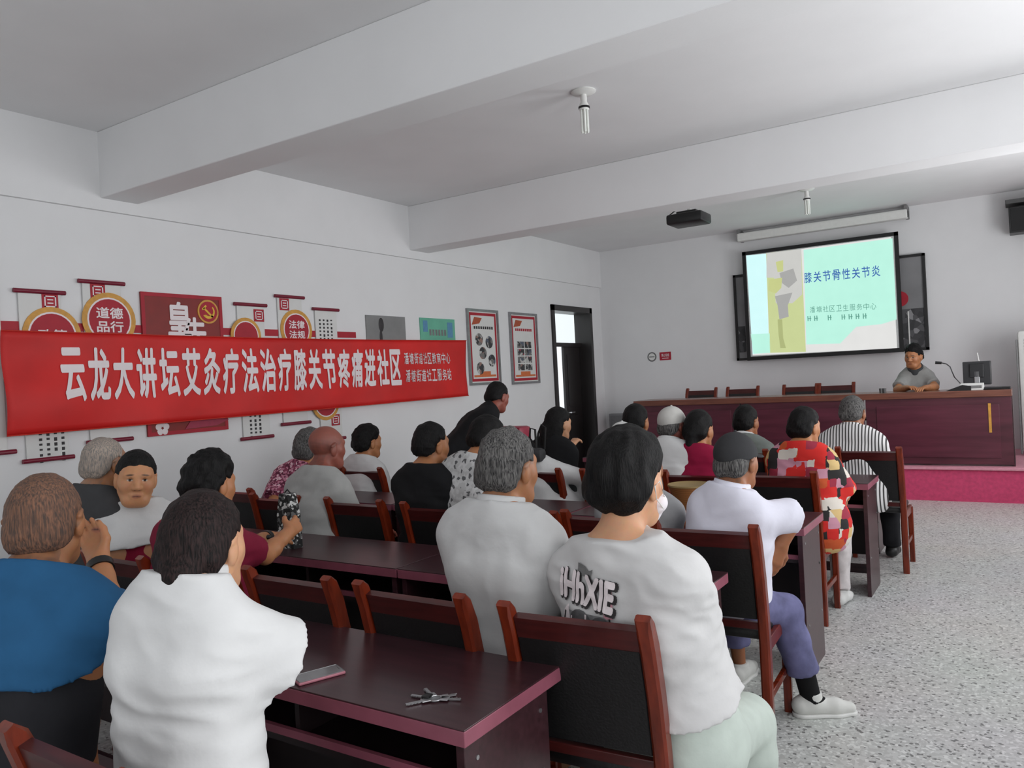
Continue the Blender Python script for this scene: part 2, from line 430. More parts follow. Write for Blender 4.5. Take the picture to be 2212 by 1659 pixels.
t = thing('scroll_board', 'sliver of a scroll board at the photo left edge under the banner', 'wall board', (XL+.006, y0-.2, z0), 0, 'white scroll boards behind the banner')
MB().box(0, .012, -.25, .24, .0, 1.5, .002).build('panel', WHITEPAPER, t)
MB().cyl((.016, -.28, 0), (.016, .29, 0), .016, seg=10).build('stick', mat('dark red stick', (120, 16, 44)), t)
# red ribbon rail
yA, zA = yz(0, 704); yB, zB = yz(768, 728)
f = MB().box(XL, XL+.008, yA-.6, yB, zB-.01, zB+.05)
tag(f.build('ribbon_strip', REDC), 'thin red ribbon stripe on the wall running behind the scroll boards', 'wall decoration')
# big red poster
y0, z1 = yz(300, 630); y1, _ = yz(475, 642); z0 = yz(400, 936)[1]
t = thing('red_poster', 'large dark red poster with white brush lettering and gold emblem, behind banner', 'poster', (XL, (y0+y1)/2, z0))
cy, H, W2 = (y0+y1)/2, z1-z0, (y1-y0)/2
MB().box(0, .018, -W2, W2, 0, H, .003).build('panel', mat('deep red board', (128, 22, 16), .5, 0, .12, 6), t)
f = rim(MB(), .018, .021, W2, 0, H, .03)
f.build('border', REDC, t)
def loc(px, py): a, b = yz(px, py); return a-cy, b-z0
a, b = loc(383, 695); text_on('brush_lettering', '皇', (0, 0, 0), *LW, a-.1, a+.11, b-.12, b+.16, WHITEPRINT, t, .03, .022)
a, b = loc(415, 712); text_on('brush_lettering', '先', (0, 0, 0), *LW, a-.1, a+.12, b-.16, b+.1, WHITEPRINT, t, .03, .022)
a, b = loc(446, 674)
e = MB().prism(disc(r=.1), (.018, a, b), *LW, .006).build('emblem', GOLD, t)
MB().prism(disc(r=.085), (.0185, a, b), *LW, .0075).build('emblem_disc', REDC, e)
sk = [(.06*math.cos(math.radians(q)), .06*math.sin(math.radians(q))) for q in range(-150, 60, 15)] + [(.042*math.cos(math.radians(q))+.004, .042*math.sin(math.radians(q))+.004) for q in range(45, -150, -15)]
f = MB().prism(sk, (.024, a, b), *LW, .004)
for x0, z0_, x1, z1_ in ((-.045, .03, .04, -.045), (-.058, .015, -.02, .05)):
    d = Vector((x1-x0, z1_-z0_)); n = Vector((-d.y, d.x)).normalized()*.008
    f.prism([(x0+n.x, z0_+n.y), (x0-n.x, z0_-n.y), (x1-n.x, z1_-n.y), (x1+n.x, z1_+n.y)], (.024, a, b), *LW, .004)
f.build('emblem_mark', mat('yellow gold', (222, 178, 52), .5), e)
a, b = loc(348, 925); f = MB()
for q in range(5):
    an = q*2*math.pi/5+.3; f.ball((.02, a+.035*math.cos(an), b+.035*math.sin(an)), .026, (.15, 1, 1), 10)
f.build('white_flower', WHITEPRINT, t)
a, b = loc(420, 925); MB().prism([(0, 0), (.3, .01), (.42, .05), (.3, .08), (.2, .12), (.05, .06)], (.0215, a-.1, b-.0), *LW, .003).build('ribbon_print', mat('pinkish print', (160, 50, 76)), t)
# grey poster and teal poster
y0, z1 = yz(788, 680); y1, _ = yz(873, 686); z0 = yz(800, 800)[1]
t = thing('grey_poster', 'grey poster with a dark brush figure, half hidden behind banner top', 'poster', (XL, (y0+y1)/2, z0))
MB().box(0, .012, -(y1-y0)/2, (y1-y0)/2, 0, z1-z0, .002).build('panel', mat('grey poster print', (134, 134, 134), .6, 0, .12, 3), t)
a, b = yz(822, 712); a -= (y0+y1)/2; b -= z0
MB().ball((.014, a, b+.05), .05, (.1, .8, 1.5), 12).ball((.014, a-.01, b-.09), .045, (.1, .5, 1.9), 12).build('ink_figure', DARKPRINT, t)
MB().ball((.014, a+.02, b-.2), .05, (.1, 1, .8), 12).build('pale_blot', WHITEPRINT, t)
y0, z1 = yz(905, 686); y1, _ = yz(980, 690); z0 = yz(940, 790)[1]
t = thing('teal_poster', 'small teal green notice poking above the right end of banner', 'poster', (XL, (y0+y1)/2, z0))
w2 = (y1-y0)/2
MB().box(0, .012, -w2, w2, 0, z1-z0, .002).build('panel', mat('teal print', (104, 178, 152), .6, 0, .1, 5), t)
MB().box(.012, .014, -w2+.05, -w2+.13, z1-z0-.16, z1-z0-.03).build('blue_corner', mat('blue print', (88, 140, 176)), t); MB().box(.012, .014, w2-.15, w2-.05, z1-z0-.22, z1-z0-.04).build('blue_corner', mat('blue print', (88, 140, 176)), t)
f = MB()
for r in range(2):
    for i in range(9 if r else 6):
        f.box(.012, .0135, -w2+.16+i*.055, -w2+.16+i*.055+.035, z1-z0-.2-r*.14, z1-z0-.13-r*.14)
f.build('notice_text', GREYPRINT, t)
# framed posters
def framed(label, tl, tr, bl, kind):
    y0, z1 = yz(*tl); y1, _ = yz(*tr); z0 = yz(*bl)[1]; w2 = (y1-y0)/2; H = z1-z0
    t = thing('framed_poster', label, 'poster', (XL, (y0+y1)/2, z0), 0, 'framed posters beside the door')
    fr = mat('silver frame', (150, 150, 152), .3, .7, .1, 20)
    rim(MB(), 0, .03, w2, 0, H, .03).build('frame', fr, t)
    MB().box(0, .012, -w2+.02, w2-.02, .02, H-.02).build('sheet', WHITEPAPER, t)
    f = MB()
    for i in (.045,):
        rim(f, .012, .014, w2-i, i, H-i, .035)
    f.build('red_border', REDC, t)
    MB().box(.012, .015, -w2+.1, w2-.1, .1, .125).box(.012, .015, -.12, .12, .125, .17).build('bottom_ornament', mat('orange print', (206, 110, 60)), t)
    MB().prism([(0, 0), (.16, .02), (.22, .09), (.06, .1)], (.012, -w2+.1, H-.2), *LW, .003).build('top_ornament', mat('rust print', (170, 80, 50)), t)
    f = MB()
    for i in range(9): f.box(.012, .014, -w2+.14+i*.048, -w2+.14+i*.048+.032, H-.25, H-.215)
    f.build('heading', REDC if kind == 2 else DARKPRINT, t)
    pm = [speckle('photo print %d' % q, [(0, (60, 60, 62)), (.3, (120, 118, 116)), (.6, c), (.8, (190, 188, 186))], 22) for q, c in enumerate(((150, 120, 110), (90, 96, 110), (160, 60, 80)))]
    if kind == 1:
        for i, (u, v) in enumerate(((-.1, .6), (.12, .565), (-.03, .42), (.16, .32), (-.1, .22))):
            MB().prism(disc(r=.078), (.012, u, v*H), *LW, .004).build('round_photo', pm[i % 2], t)
    else:
        for r in range(4):
            for c in range(2):
                MB().box(.012, .016, -.18+c*.19, -.18+c*.19+.165, (.19+r*.105)*H, (.19+r*.105+.09)*H).build('photo', pm[2 if (r, c) in ((2, 0), (1, 1)) else (r+c) % 2], t)
framed('silver framed poster of round photos, touching the banner right end', (1005, 666), (1072, 672), (1015, 833), 1)
framed('silver framed poster with a grid of eight photos, nearest the door', (1097, 674), (1156, 679), (1102, 831), 2)
# the banner
BX = XL+.09
yL, zT = yz(2, 712, BX); yR, zTR = yz(1006, 735, BX); zBt = yz(0, 945, BX)[1]; zBR = yz(1015, 855, BX)[1]
t = thing('banner', 'long red cloth banner with white Chinese lettering strung along the left wall', 'banner', (BX, (yL+yR)/2, zBt))
nu, nv = 120, 14; Lb = yR-yL; bmk = bmesh.new(); vs = []
def bsurf(u, v):
    x = .012*math.sin(u*3.1+v*2.2)*math.sin(v*3.1)+.008*math.sin(u*7.3-v*4)+.03*math.exp(-((u)/.5)**2)*math.sin(v*6)
    sag = -.018*math.sin(math.pi*u/Lb)
    z = v*((zT+(zTR-zT)*u/Lb)-(zBt+(zBR-zBt)*u/Lb))+(zBt+(zBR-zBt)*u/Lb)-zBt+sag*(.3+.7*v)
    return Vector((x, u-Lb/2, z))
for i in range(nu+1): vs.append([bmk.verts.new(bsurf(Lb*i/nu, j/nv)) for j in range(nv+1)])
for i in range(nu):
    for j in range(nv): bmk.faces.new((vs[i][j], vs[i+1][j], vs[i+1][j+1], vs[i][j+1]))
me = bpy.data.meshes.new('cloth'); bmk.to_mesh(me); bmk.free()
BANM = mat('red banner cloth', (206, 26, 24), .6, 0, .14, 2.2, .25, 5)
cl = link('cloth', me, BANM, t, True); sd = cl.modifiers.new('thickness', 'SOLIDIFY'); sd.thickness = .003
f = MB(); hem = [bsurf(Lb*i/40, 0)+Vector((.003, 0, .004)) for i in range(41)]; f.tube(hem, .004, 6); f.tube([bsurf(Lb*i/40, 1)+Vector((.003, 0, -.004)) for i in range(41)], .004, 6); f.build('hem', mat('orange red hem', (196, 50, 36)), t)
def ban_text(s, px0, px1, ptop0, pbot0, ptop1, pbot1, bold, adv=.86):
    """one glyph at a time so every stroke follows the cloth"""
    ya = yz(px0, (ptop0+pbot0)/2, BX)[0]-(yL+yR)/2; yb = yz(px1, (ptop1+pbot1)/2, BX)[0]-(yL+yR)/2
    za = yz(px0, ptop0, BX)[1]-zBt; zb = yz(px0, pbot0, BX)[1]-zBt
    n = len(s); w = (yb-ya)/n
    for i, ch in enumerate(s):
        o = text_on('lettering', ch, (0, 0, 0), *LW, ya+w*(i+.5-adv/2), ya+w*(i+.5+adv/2), zb, za, WHITEPRINT, t, bold, 0)
        for v in o.data.vertices:
            u = v.co.y+Lb/2; H = bsurf(u, 1).z-bsurf(u, 0).z; vv = (v.co.z-bsurf(u, 0).z)/max(H, .1)
            v.co.x = bsurf(u, min(1, max(0, vv))).x+.006
ban_text('云龙大讲坛艾灸疗法治疗膝关节疼痛进社区', 127, 866, 750, 870, 752, 838, .03)
ban_text('潘塘街道社区教育中心', 869, 972, 762, 787, 764, 788, .012)
ban_text('潘塘街道社工服务站', 873, 974, 799, 826, 798, 823, .012)

# ------------------------------------------------------------------ front wall: boards, screen, sign, speaker
yb_ = YF-.05
t0 = aty(1583, 595, yb_); t1 = aty(1997, 546, yb_); b0 = aty(1599, 779, yb_)
bx0, bx1, bz0, bz1 = t0.x, t1.x, b0.z, t0.z
t = thing('blackboard', 'wide black framed board mostly hidden behind the projection screen', 'board', ((bx0+bx1)/2, YF, bz0))
w2, H = (bx1-bx0)/2, bz1-bz0; c = .035
MB().box(-w2, w2, -.04, 0, 0, H).build('panel', mat('grey sliding board', (128, 128, 130), .35, 0, .15, 2), t)
MB().box(-w2, -w2+c, -.06, 0, 0, H).box(w2-c, w2, -.06, 0, 0, H).box(-w2, w2, -.06, 0, 0, c).box(-w2, w2, -.06, 0, H-c, H).build('frame', BLACKP, t)
mm = speckle('mottled photo print', [(0, (62, 62, 64)), (.35, (88, 88, 90)), (.6, (70, 70, 72)), (.85, (140, 140, 142))], 14)
MB().box(w2-.36, w2-.04, -.045, -.04, c, .55).build('poster_print', mm, t)
MB().box(-w2+.04, -w2+.14, -.045, -.04, .12, .5).build('poster_print', mm, t)
a = aty(1955, 645, YF-.05); MB().prism(disc(r=.1), (a.x-(bx0+bx1)/2-.06, -.045, a.z-bz0), *FW, .006).build('red_roundel', REDC, t)
MB().box(w2-.23, w2-.215, -.052, -.045, c, .52).build('divider', WHITEP, t)
# screen
ys_ = YF-.17
s0 = aty(1603, 545, ys_); s1 = aty(1938, 500, ys_); sb = aty(1614, 778, ys_)
sx0, sx1, sz0, sz1 = s0.x, s1.x+.01, sb.z, s0.z
t = thing('projection_screen', 'pull-down projection screen showing a mint slide in front of the blackboard', 'projection screen', ((sx0+sx1)/2, ys_, sz0))
w2, H = (sx1-sx0)/2, sz1-sz0; cx0 = (sx0+sx1)/2
bl = MB().box(-w2, w2, -.004, .004, 0, H).build('canvas', mat('screen canvas', (205, 207, 206), .8), t)
c = .05
MB().box(-w2, -w2+c, -.01, .006, 0, H).box(w2-c, w2, -.01, .006, 0, H).box(-w2, w2, -.01, .006, H-c, H).box(-w2, w2, -.014, .014, -.01, c-.005).build('black_border', BLACKP, t)
cs0 = aty(1594, 519, ys_); cs1 = aty(1962, 476, ys_)
MB().box(cs0.x-cx0, cs1.x-cx0, -.06, .06, cs0.z-sz0-.03, cs0.z-sz0+.09, .02).build('roller_case', WHITEP, t)
for x in (cs0.x-cx0+.02, cs1.x-cx0-.02): MB().box(x-.02, x+.02, -.05, .17, cs0.z-sz0-.02, cs0.z-sz0+.14, .004).build('bracket', mat('grey bracket', (120, 120, 120)), t)
def lit(n, col, e=1.75): return mat('slide '+n, col, .9, 0, .02, 6, emit=e)
def P(px, py): v = aty(px, py, ys_); return v.x-cx0, v.z-sz0
d = -.0045
def poly(name, pts, m, k, parent=t):
    q = [P(*p) for p in pts]; return MB().prism(q, (0, -.004, 0), *FW, .0006*k).build(name, m, parent)
im = poly('projected_image', [(1617, 553), (1925, 512), (1938, 752), (1626, 768)], lit('white', (228, 228, 226)), 1)
MINT = lit('mint', (190, 246, 228)); CY = lit('pale cyan', (214, 255, 255))
poly('slide_panel', [(1736, 540), (1928, 515), (1937, 690), (1905, 700), (1850, 706), (1815, 742), (1742, 744)], MINT, 2, im)
poly('slide_panel', [(1612, 552), (1655, 548), (1662, 762), (1626, 765)], CY, 2, im)
poly('slide_panel', [(1622, 722), (1663, 720), (1664, 762), (1628, 764)], MINT, 3, im)
ill = poly('knee_picture', [(1655, 547), (1731, 538), (1741, 760), (1663, 762)], lit('olive yellow', (202, 212, 152)), 3, im)
G1 = lit('grey bone', (204, 204, 200)); G2 = lit('grey muscle', (170, 170, 168)); G3 = lit('olive dark', (176, 184, 126))
poly('picture_patch', [(1656, 547), (1731, 538), (1733, 636), (1712, 655), (1676, 655), (1672, 600), (1656, 600)], G1, 4, ill)
poly('picture_patch', [(1684, 590), (1714, 580), (1722, 606), (1704, 622), (1690, 612)], G2, 5, ill)
poly('picture_patch', [(1676, 566), (1692, 562), (1692, 586), (1680, 588)], lit('olive spot', (200, 206, 140)), 5, ill)
poly('picture_patch', [(1662, 604), (1690, 600), (1688, 622), (1676, 634), (1660, 628)], lit('olive spot', (200, 206, 140)), 6, ill)
poly('picture_patch', [(1674, 640), (1712, 632), (1702, 660), (1704, 684), (1684, 690), (1680, 660)], G2, 6, ill)
poly('picture_patch', [(1680, 690), (1690, 690), (1692, 730), (1698, 752), (1686, 752), (1682, 722)], G3, 5, ill)
BL = lit('blue letters', (60, 110, 200), 1.3)
e_ = lit('teal letters', (112, 178, 160), 1.4)
def slide_text(s, pl, pr, hgt, m, bold):
    n = len(s); A = P(*pl); B = P(*pr)
    for i, ch in enumerate(s):
        x0 = A[0]+(B[0]-A[0])*i/n; x1 = A[0]+(B[0]-A[0])*(i+.82)/n; z = A[1]+(B[1]-A[1])*i/n
        text_on('slide_lettering', ch, (0, 0, 0), *FW, x0, x1, z, z+hgt, m, im, bold, .0075)
slide_text('膝关节骨性关节炎', (1738, 612), (1906, 596), .145, BL, .008)
slide_text('潘塘社区卫生服务中心', (1750, 676), (1896, 668), .085, e_, .0)
f = MB(); A = P(1745, 694); B = P(1880, 688)
for i in range(9):
    if i in (2, 4): continue
    x = A[0]+(B[0]-A[0])*i/9; z = A[1]+(B[1]-A[1])*i/9
    for q in range(2): f.box(x+q*.03, x+q*.03+.012, -.0115, -.011, z, z+.07)
    f.box(x, x+.05, -.0115, -.011, z+.03, z+.04)
f.build('slide_small_print', e_, im)
# no smoking sign
a = aty(1425, 764, YF); b = aty(1450, 777, YF)
t = thing('wall_sign', 'small red no smoking sign with white characters on the front wall', 'sign', (a.x, YF, b.z))
W_ = b.x-a.x; H = a.z-b.z+.02
MB().box(0, W_, -.008, 0, 0, H, .001).build('plate', REDC, t)
text_on('lettering', '禁止吸烟', (0, -.008, 0), *FW, .03, W_-.03, H*.42, H*.8, WHITEPRINT, t, .01, .001)
MB().box(.04, W_-.04, -.0085, -.008, H*.2, H*.28).build('underline', WHITEPRINT, t)
MB().prism([(.1*x-.13, .1*y+H/2) for x, y in disc(r=.75)], (0, -.001, 0), *FW, .004).build('round_mark', mat('grey ring', (110, 110, 110)), t)
MB().prism([(.1*x-.13, .1*y+H/2) for x, y in disc(r=.55)], (0, -.001, 0), *FW, .005).build('round_mark_face', WHITEP, t)
MB().box(-.175, -.085, -.0068, -.006, H/2-.008, H/2+.008).build('round_mark_bar', mat('grey ring', (110, 110, 110)), t)
# junction box low on the front wall
a = aty(1322, 893, YF); b = aty(1362, 925, YF)
t = thing('socket_box', 'grey metal junction box low on the front wall near the door corner', 'box', (a.x, YF, b.z))
MB().box(0, b.x-a.x, -.12, 0, 0, a.z-b.z, .006).build('body', mat('grey metal box', (140, 140, 142), .5), t)
MB().box(.03, b.x-a.x-.03, -.128, -.12, .03, a.z-b.z-.03, .002).build('lid', mat('grey metal lid', (120, 120, 122), .5), t)
# loudspeaker
a = aty(2178, 448, YF-.35); b = aty(2188, 503, YF-.35)
t = thing('loudspeaker', 'black loudspeaker mounted high on the front wall at the right edge', 'speaker', (a.x, YF, b.z))
H = a.z-b.z; M = Matrix.Rotation(math.radians(-7), 4, 'X')
MB().box(0, .42, -.35, -.08, 0, H, .008).build('cabinet', BLACKP, t)
MB().box(.02, .4, -.358, -.35, .02, H-.02, .003).build('grille', mat('speaker grille', (30, 30, 31), .8, 0, .3, 300), t)
MB().box(.1, .32, -.08, 0, .05, H+.06).box(-.03, .4, -.3, 0, H+.05, H+.1, .004).build('wall_bracket', mat('dark grey bracket', (80, 80, 80)), t)

# ------------------------------------------------------------------ ceiling fittings
CHROME = mat('chrome', (200, 202, 200), .15, 1., .03, 20)
TUBE = mat('frosted lamp tube', (235, 238, 232), .35, 0, .02, 30)
def lamp(label, px, py):
    v = atz(px, py, ZC-.01)
    t = thing('pendant_lamp', label, 'lamp', (v.x, v.y, ZC), 0, 'energy saving lamps on the ceiling')
    MB().lathe((0, 0, 0), [(.015, 0), (.085, 0), (.088, -.008), (.07, -.02), (.022, -.026)]).build('ceiling_plate', WHITEP, t, True)
    MB().lathe((0, 0, 0), [(.02, -.02), (.024, -.05), (.022, -.075), (.034, -.1), (.036, -.125), (.032, -.135)]).build('holder', WHITEP, t, True)
    MB().lathe((0, 0, 0), [(.034, -.108), (.04, -.11), (.04, -.122), (.034, -.125)]).build('holder_ring', BLACKP, t, True)
    for k in range(6):
        a = k*math.pi/3; x, y = .023*math.cos(a), .023*math.sin(a)
        MB().cyl((x, y, -.13), (x, y, -.285), .0085, seg=10).ball((x, y, -.285), .0085, seg=10).build('lamp_tube', TUBE, t, True)
lamp('nearer white lamp of bundled tubes hanging from the middle ceiling bay', 1260, 200)
lamp('farther white tube lamp hanging above the projection screen', 1742, 410)
pv = aty(1490, 474, 7.45)
t = thing('projector', 'black ceiling projector hanging in front of the second beam', 'projector', (pv.x, pv.y, pv.z-.05))
MB().box(-.19, .17, -.15, .15, 0, .1, .02).build('body', BLACKP, t, True)
MB().box(-.1, .1, -.1, .1, .1, .125, .006).build('mount_plate', BLACKP, t)
MB().cyl((0, 0, .12), (0, 0, ZC-(pv.z-.05)), .02).build('pole', WHITEP, t, True)
MB().cyl((-.1, .15, .05), (-.1, .175, .05), .035).build('lens', STEEL, t, True)
f = MB()
for q in range(6): f.box(-.195, -.19, -.12+q*.042, -.1+q*.042, .02, .08)
f.build('vent', mat('dark grey plastic', (60, 60, 62)), t)
MB().tube([(-.17, -.1, .1), (-.12, -.06, .15), (-.04, -.02, .16), (0, 0, .2)], .008).build('cable', BLACKP, t, True)

# ------------------------------------------------------------------ desks and chairs
def desk(label, x0, x1, y0, d=.45, group='long dark desks in rows'):
    t = thing('desk', label, 'desk', ((x0+x1)/2, y0, 0), 0, group); w = (x1-x0)/2; H = .75
    MB().box(-w, w, 0, d, H-.004, H, .0015).build('desktop', DESKWOOD, t)
    MB().box(-w, w, 0, d, H-.042, H-.004, .002).build('edge_band', EDGE, t)
    for s in (-1, 1):
        xa = s*(w-.012); xb = s*(w-.037)
        q = MB().box(min(xa, xb), max(xa, xb), .012, d-.06, 0, H-.042, .002).build('side_panel', DESKWOOD, t)
        f = MB()
        for z in (.66, .5, .25): 
            for y in ((.06 if z != .5 else d-.1), d-.1): f.cyl((xa-s*.001, y, z), (xa+s*.003, y, z), .006, seg=10)
        f.build('screw_cap', STEEL, q)
    MB().box(-w+.037, w-.037, d-.085, d-.067, .2, H-.042).build('modesty_panel', DESKIN, t)
    MB().box(-w+.037, w-.037, .05, d-.085, .56, .578).build('shelf', DESKIN, t)
    MB().box(-w+.037, w-.037, .05, .064, .578, .6).build('shelf_lip', EDGE, t)
    MB().box(-.009, .009, .07, d-.085, .578, H-.042).build('divider', DESKIN, t)
    MB().box(-w+.037, w-.037, d-.22, d-.2, .1, .16).build('foot_rail', DESKWOOD, t)
    return t
desk('nearest right desk with phone and keys, its corner pointing at the viewer', -2.40, -1.107, 1.42)
desk('nearest left desk under the forearm of the man in blue', -3.72, -2.42, 1.42)
desk('second row desk left of the seam, in front of the maroon shirt man', -3.62, -2.335, 2.57)
desk('second row aisle desk, in front of the grey sweatshirt youth', -2.325, -1.0, 2.57)
desk('second row desk against the left wall', -4.95, -3.64, 2.57)
desk('third row aisle desk beside the white shirt capped man', -2.25, -.925, 3.97)
desk('third row middle desk in front of the black T-shirt man', -3.6, -2.27, 3.97)
desk('third row desk nearest the left wall', -4.95, -3.62, 3.97)
desk('fourth row aisle desk just ahead of the patterned dress woman', -2.2, -.87, 5.53)
desk('fourth row middle desk holding the red bag', -3.55, -2.22, 5.53)
desk('fourth row desk nearest the left wall by the bending man', -4.9, -3.57, 5.53)
desk('front row aisle desk ahead of the striped shirt man', -2.3, -1.0, 6.8)
desk('front row middle desk below the long platform table', -3.65, -2.32, 6.8)

def make_chair():
    t = thing('chair', '', 'chair', (0, 0, 0), 0, 'black backed wooden chairs')
    w = .205
    path = [(-.20, 0), (-.2, .2), (-.195, .44), (-.205, .55), (-.228, .7), (-.262, .84), (-.285, .9), (-.302, .925)]
    for s in (-1, 1):
        MB().sweep(path, .042, [.038, .042, .05, .05, .05, .05, .044, .022], s*w, .35).build('rear_leg', CHWOOD, t, True)
        MB().sweep([(.19, 0), (.19, .42)], .036, [.032, .04], s*w, .3).build('front_leg', CHWOOD, t, True)
        MB().sweep([(-.19, .41), (.19, .41)], .022, .055, s*w, .2).build('side_rail', CHWOOD, t)
        MB().sweep([(-.19, .2), (.19, .2)], .02, .03, s*w, .2).build('stretcher', CHWOOD, t)
    MB().box(-w, w, .175, .2, .37, .43, .004).build('front_rail', CHWOOD, t)
    MB().box(-w+.01, w-.01, -.18, .21, .43, .475, .018).build('seat', LEATHER, t, True)
    f = MB()
    f.sweep([(-.257, .825), (-.276, .888)], 2*w-.04, .028, 0, .3); f.build('top_rail', RAILW, t, True)
    f = MB(); f.sweep([(-.2, .53), (-.226, .7), (-.258, .828)], 2*w-.042, .03, 0, .4); f.build('backrest', LEATHER, t, True)
    MB().box(-w+.02, w-.02, -.215, -.19, .485, .515, .003).build('lower_rail', RAILW, t)
    return t
_proto = None
def chair(label, x, ytop, z=0., rz=0., group=None):
    """x of the chair middle, ytop where the top of the back stands"""
    global _proto
    if _proto is None: _proto = o = make_chair()
    else: o = copy_tree(_proto)
    o.location = (x, ytop+.29*math.cos(rz), z); o.rotation_euler = (0, 0, rz); o['label'] = label
    if group: o['group'] = group
    return o
chair('empty chair at the nearest desk, second from its right end, showing its whole black back', -1.615, 1.83)
chair('chair in the right foreground holding the grey sweatshirt youth', -1.06, 1.83, 0, math.radians(4))
chair('chair left of the empty one, partly behind the white blouse woman', -2.17, 1.83)
chair('chair under the maroon shirt man, hidden by the white blouse woman', -2.66, 1.8)
chair('chair the boy is twisted round on, curled orange post showing', -3.16, 1.78)
chair('chair by the left wall under the old grey haired man', -3.68, 1.9)
chair('nearest chair at the lower left, under the white blouse woman', -1.49, .73)
chair('second row chair behind the bald man', -3.86, 3.2)
chair('empty chair right of the bald man', -3.2, 3.2)
chair('chair under the black T-shirt man with head turned', -2.6, 3.18)
chair('chair under the speckled shirt man, hidden by the grey polo man', -2.06, 3.15)
chair('empty chair at the left wall beside the maroon shirt man', -4.5, 3.36)
chair('chair with tall wooden post behind the white shirt capped man', -1.13, 3.08, 0, math.radians(3))
chair('chair beside the straw hat, hidden behind the youth', -1.62, 3.2)
chair('chair under the black haired man in white by the wall', -4.4, 4.5)
chair('chair under the white shirt person behind the grey polo man', -2.9, 4.66)
chair('chair under the woman in the patterned dress, legs out in the aisle', -1.24, 4.75)
chair('chair behind the woman in the red shirt', -1.72, 4.68)
chair('chair under the man in the white cap', -2.3, 4.66)
chair('chair under the long haired woman in black', -3.4, 4.66)
chair('chair under the striped shirt man at the front aisle', -.96, 6.17)
chair('front row chair of the grey teal shirt man', -1.85, 5.98)
chair('front row chair hidden behind the listeners, nearest the door', -2.7, 6.0)
for i, (xx, yy, lb) in enumerate(((1515, 838, 'leftmost of the four empty chairs behind the platform table'), (1604, 836, 'second empty chair from the left behind the platform table'), (1728, 827, 'third empty chair from the left behind the platform table'), (1806, 823, 'empty chair nearest the lecturer behind the platform table'))):
    v = aty(xx, yy, 10.62); c_ = chair(lb, v.x, 0, ST, math.pi, 'empty chairs on the platform'); c_.location = (v.x, 10.34, ST)

# ------------------------------------------------------------------ platform table and what stands on it
tx0, tx1, ty0, ty1 = -4.36, -.09, 9.66, 10.2; TZ = 1.18-ST
t = thing('platform_table', 'long dark red brown lecture table running across the platform', 'table', ((tx0+tx1)/2, ty0, ST)); w = (tx1-tx0)/2
MB().box(-w, w, -.03, ty1-ty0, TZ-.07, TZ, .006).build('tabletop', mat('lecture table top', (116, 70, 56), .25, 0, .2, 5, 0, stretch=(.8, 8, 8)), t)
for i in range(3):
    a = -w+i*2*w/3; b = a+2*w/3
    q = MB().box(a+.01, b-.01, 0, .03, .02, TZ-.07, .002).build('front_panel', mat('lecture table front', (84, 38, 50), .3, 0, .3, 3, 0, stretch=(.6, 5, 5)), t)
    MB().box(a+.12, b-.12, -.008, 0, .09, TZ-.15, .004).build('raised_field', mat('lecture table field', (90, 40, 54), .28, 0, .25, 3, 0, stretch=(.6, 5, 5)), q)
    if i == 2: MB().box(b-.22, b-.195, -.014, -.008, .36, TZ-.14).build('gilt_strip', GOLD, q)
for s in (-1, 1): MB().box(s*w-.03*(s > 0), s*w+.03*(s < 0), .03, ty1-ty0-.03, 0, TZ-.07).build('side_panel', DESKWOOD, t)
MB().box(-w+.03, w-.03, .1, .45, .5, .52).build('shelf', DESKIN, t)
T0 = 1.18
def on_table(px, y): v = aty(px, 838, y); return v.x
# monitor (seen from behind)
mx0 = aty(2078, 772, 9.95).x; mx1 = aty(2140, 772, 9.95).x; mc = (mx0+mx1)/2; mw = (mx1-mx0)/2
t = thing('computer_monitor', 'black computer monitor seen from behind on the lecture table', 'monitor', (mc, 9.98, T0), math.radians(-6))
MB().box(-mw, mw, -.02, .02, .05, .05+mw*1.9, .008).build('screen_back', mat('monitor back', (52, 52, 54), .45), t)
MB().box(-.07, .07, -.03, -.02, .13, .28, .008).build('rear_cover', mat('monitor cover', (44, 44, 46), .5), t)
MB().box(-.025, .025, -.03, .01, .01, .2, .004).build('stand_neck', STEEL, t)
MB().box(-.12, .12, -.09, .09, 0, .014, .005).build('stand_foot', STEEL, t)
x = on_table(2098, 9.8)
t = thing('document_box', 'white printed carton in front of the monitor', 'box', (x, 9.8, T0))
MB().box(-.1, .12, -.05, .04, 0, .075, .004).build('body', WHITEP, t)
MB().box(-.08, .1, -.052, -.05, .02, .05).build('print_band', GREYPRINT, t)
x = on_table(2145, 9.85)
t = thing('laptop', 'thin dark closed laptop at the right end of the lecture table', 'laptop', (x+.02, 9.85, T0))
MB().box(-.11, .14, -.1, .12, 0, .014, .004).build('base', BLACKP, t); MB().box(-.11, .14, -.1, .12, .015, .024, .004).build('lid', mat('dark lid', (50, 50, 52)), t)
# gooseneck microphone
xb = on_table(2075, 9.78)
t = thing('gooseneck_microphone', 'gooseneck microphone bending left over the lecture table', 'microphone', (xb, 9.78, T0))
MB().prism([(-.14, 0), (.1, 0), (.1, .045), (.02, .06)], (0, -.05, 0), (1, 0, 0), (0, 0, 1), (0, 1, 0), .1).build('base', BLACKP, t)
q0 = aty(2062, 815, 9.78); q1 = aty(2052, 792, 9.78); q2 = aty(2034, 784, 9.78); q3 = aty(2027, 783, 9.78)
V0 = Vector((xb, 9.78, T0))
MB().tube([Vector((.03, 0, .05)), aty(2074, 828, 9.78)-V0, q0-V0, q1-V0, aty(2044, 786, 9.78)-V0, q2-V0], .006).build('neck', mat('dark grey metal', (70, 70, 72), .4, .5), t, True)
MB().cyl(q2-V0, q3-V0-Vector((.03, 0, 0)), .014, .016).build('capsule', BLACKP, t, True)
x = on_table(2126, 10.08)
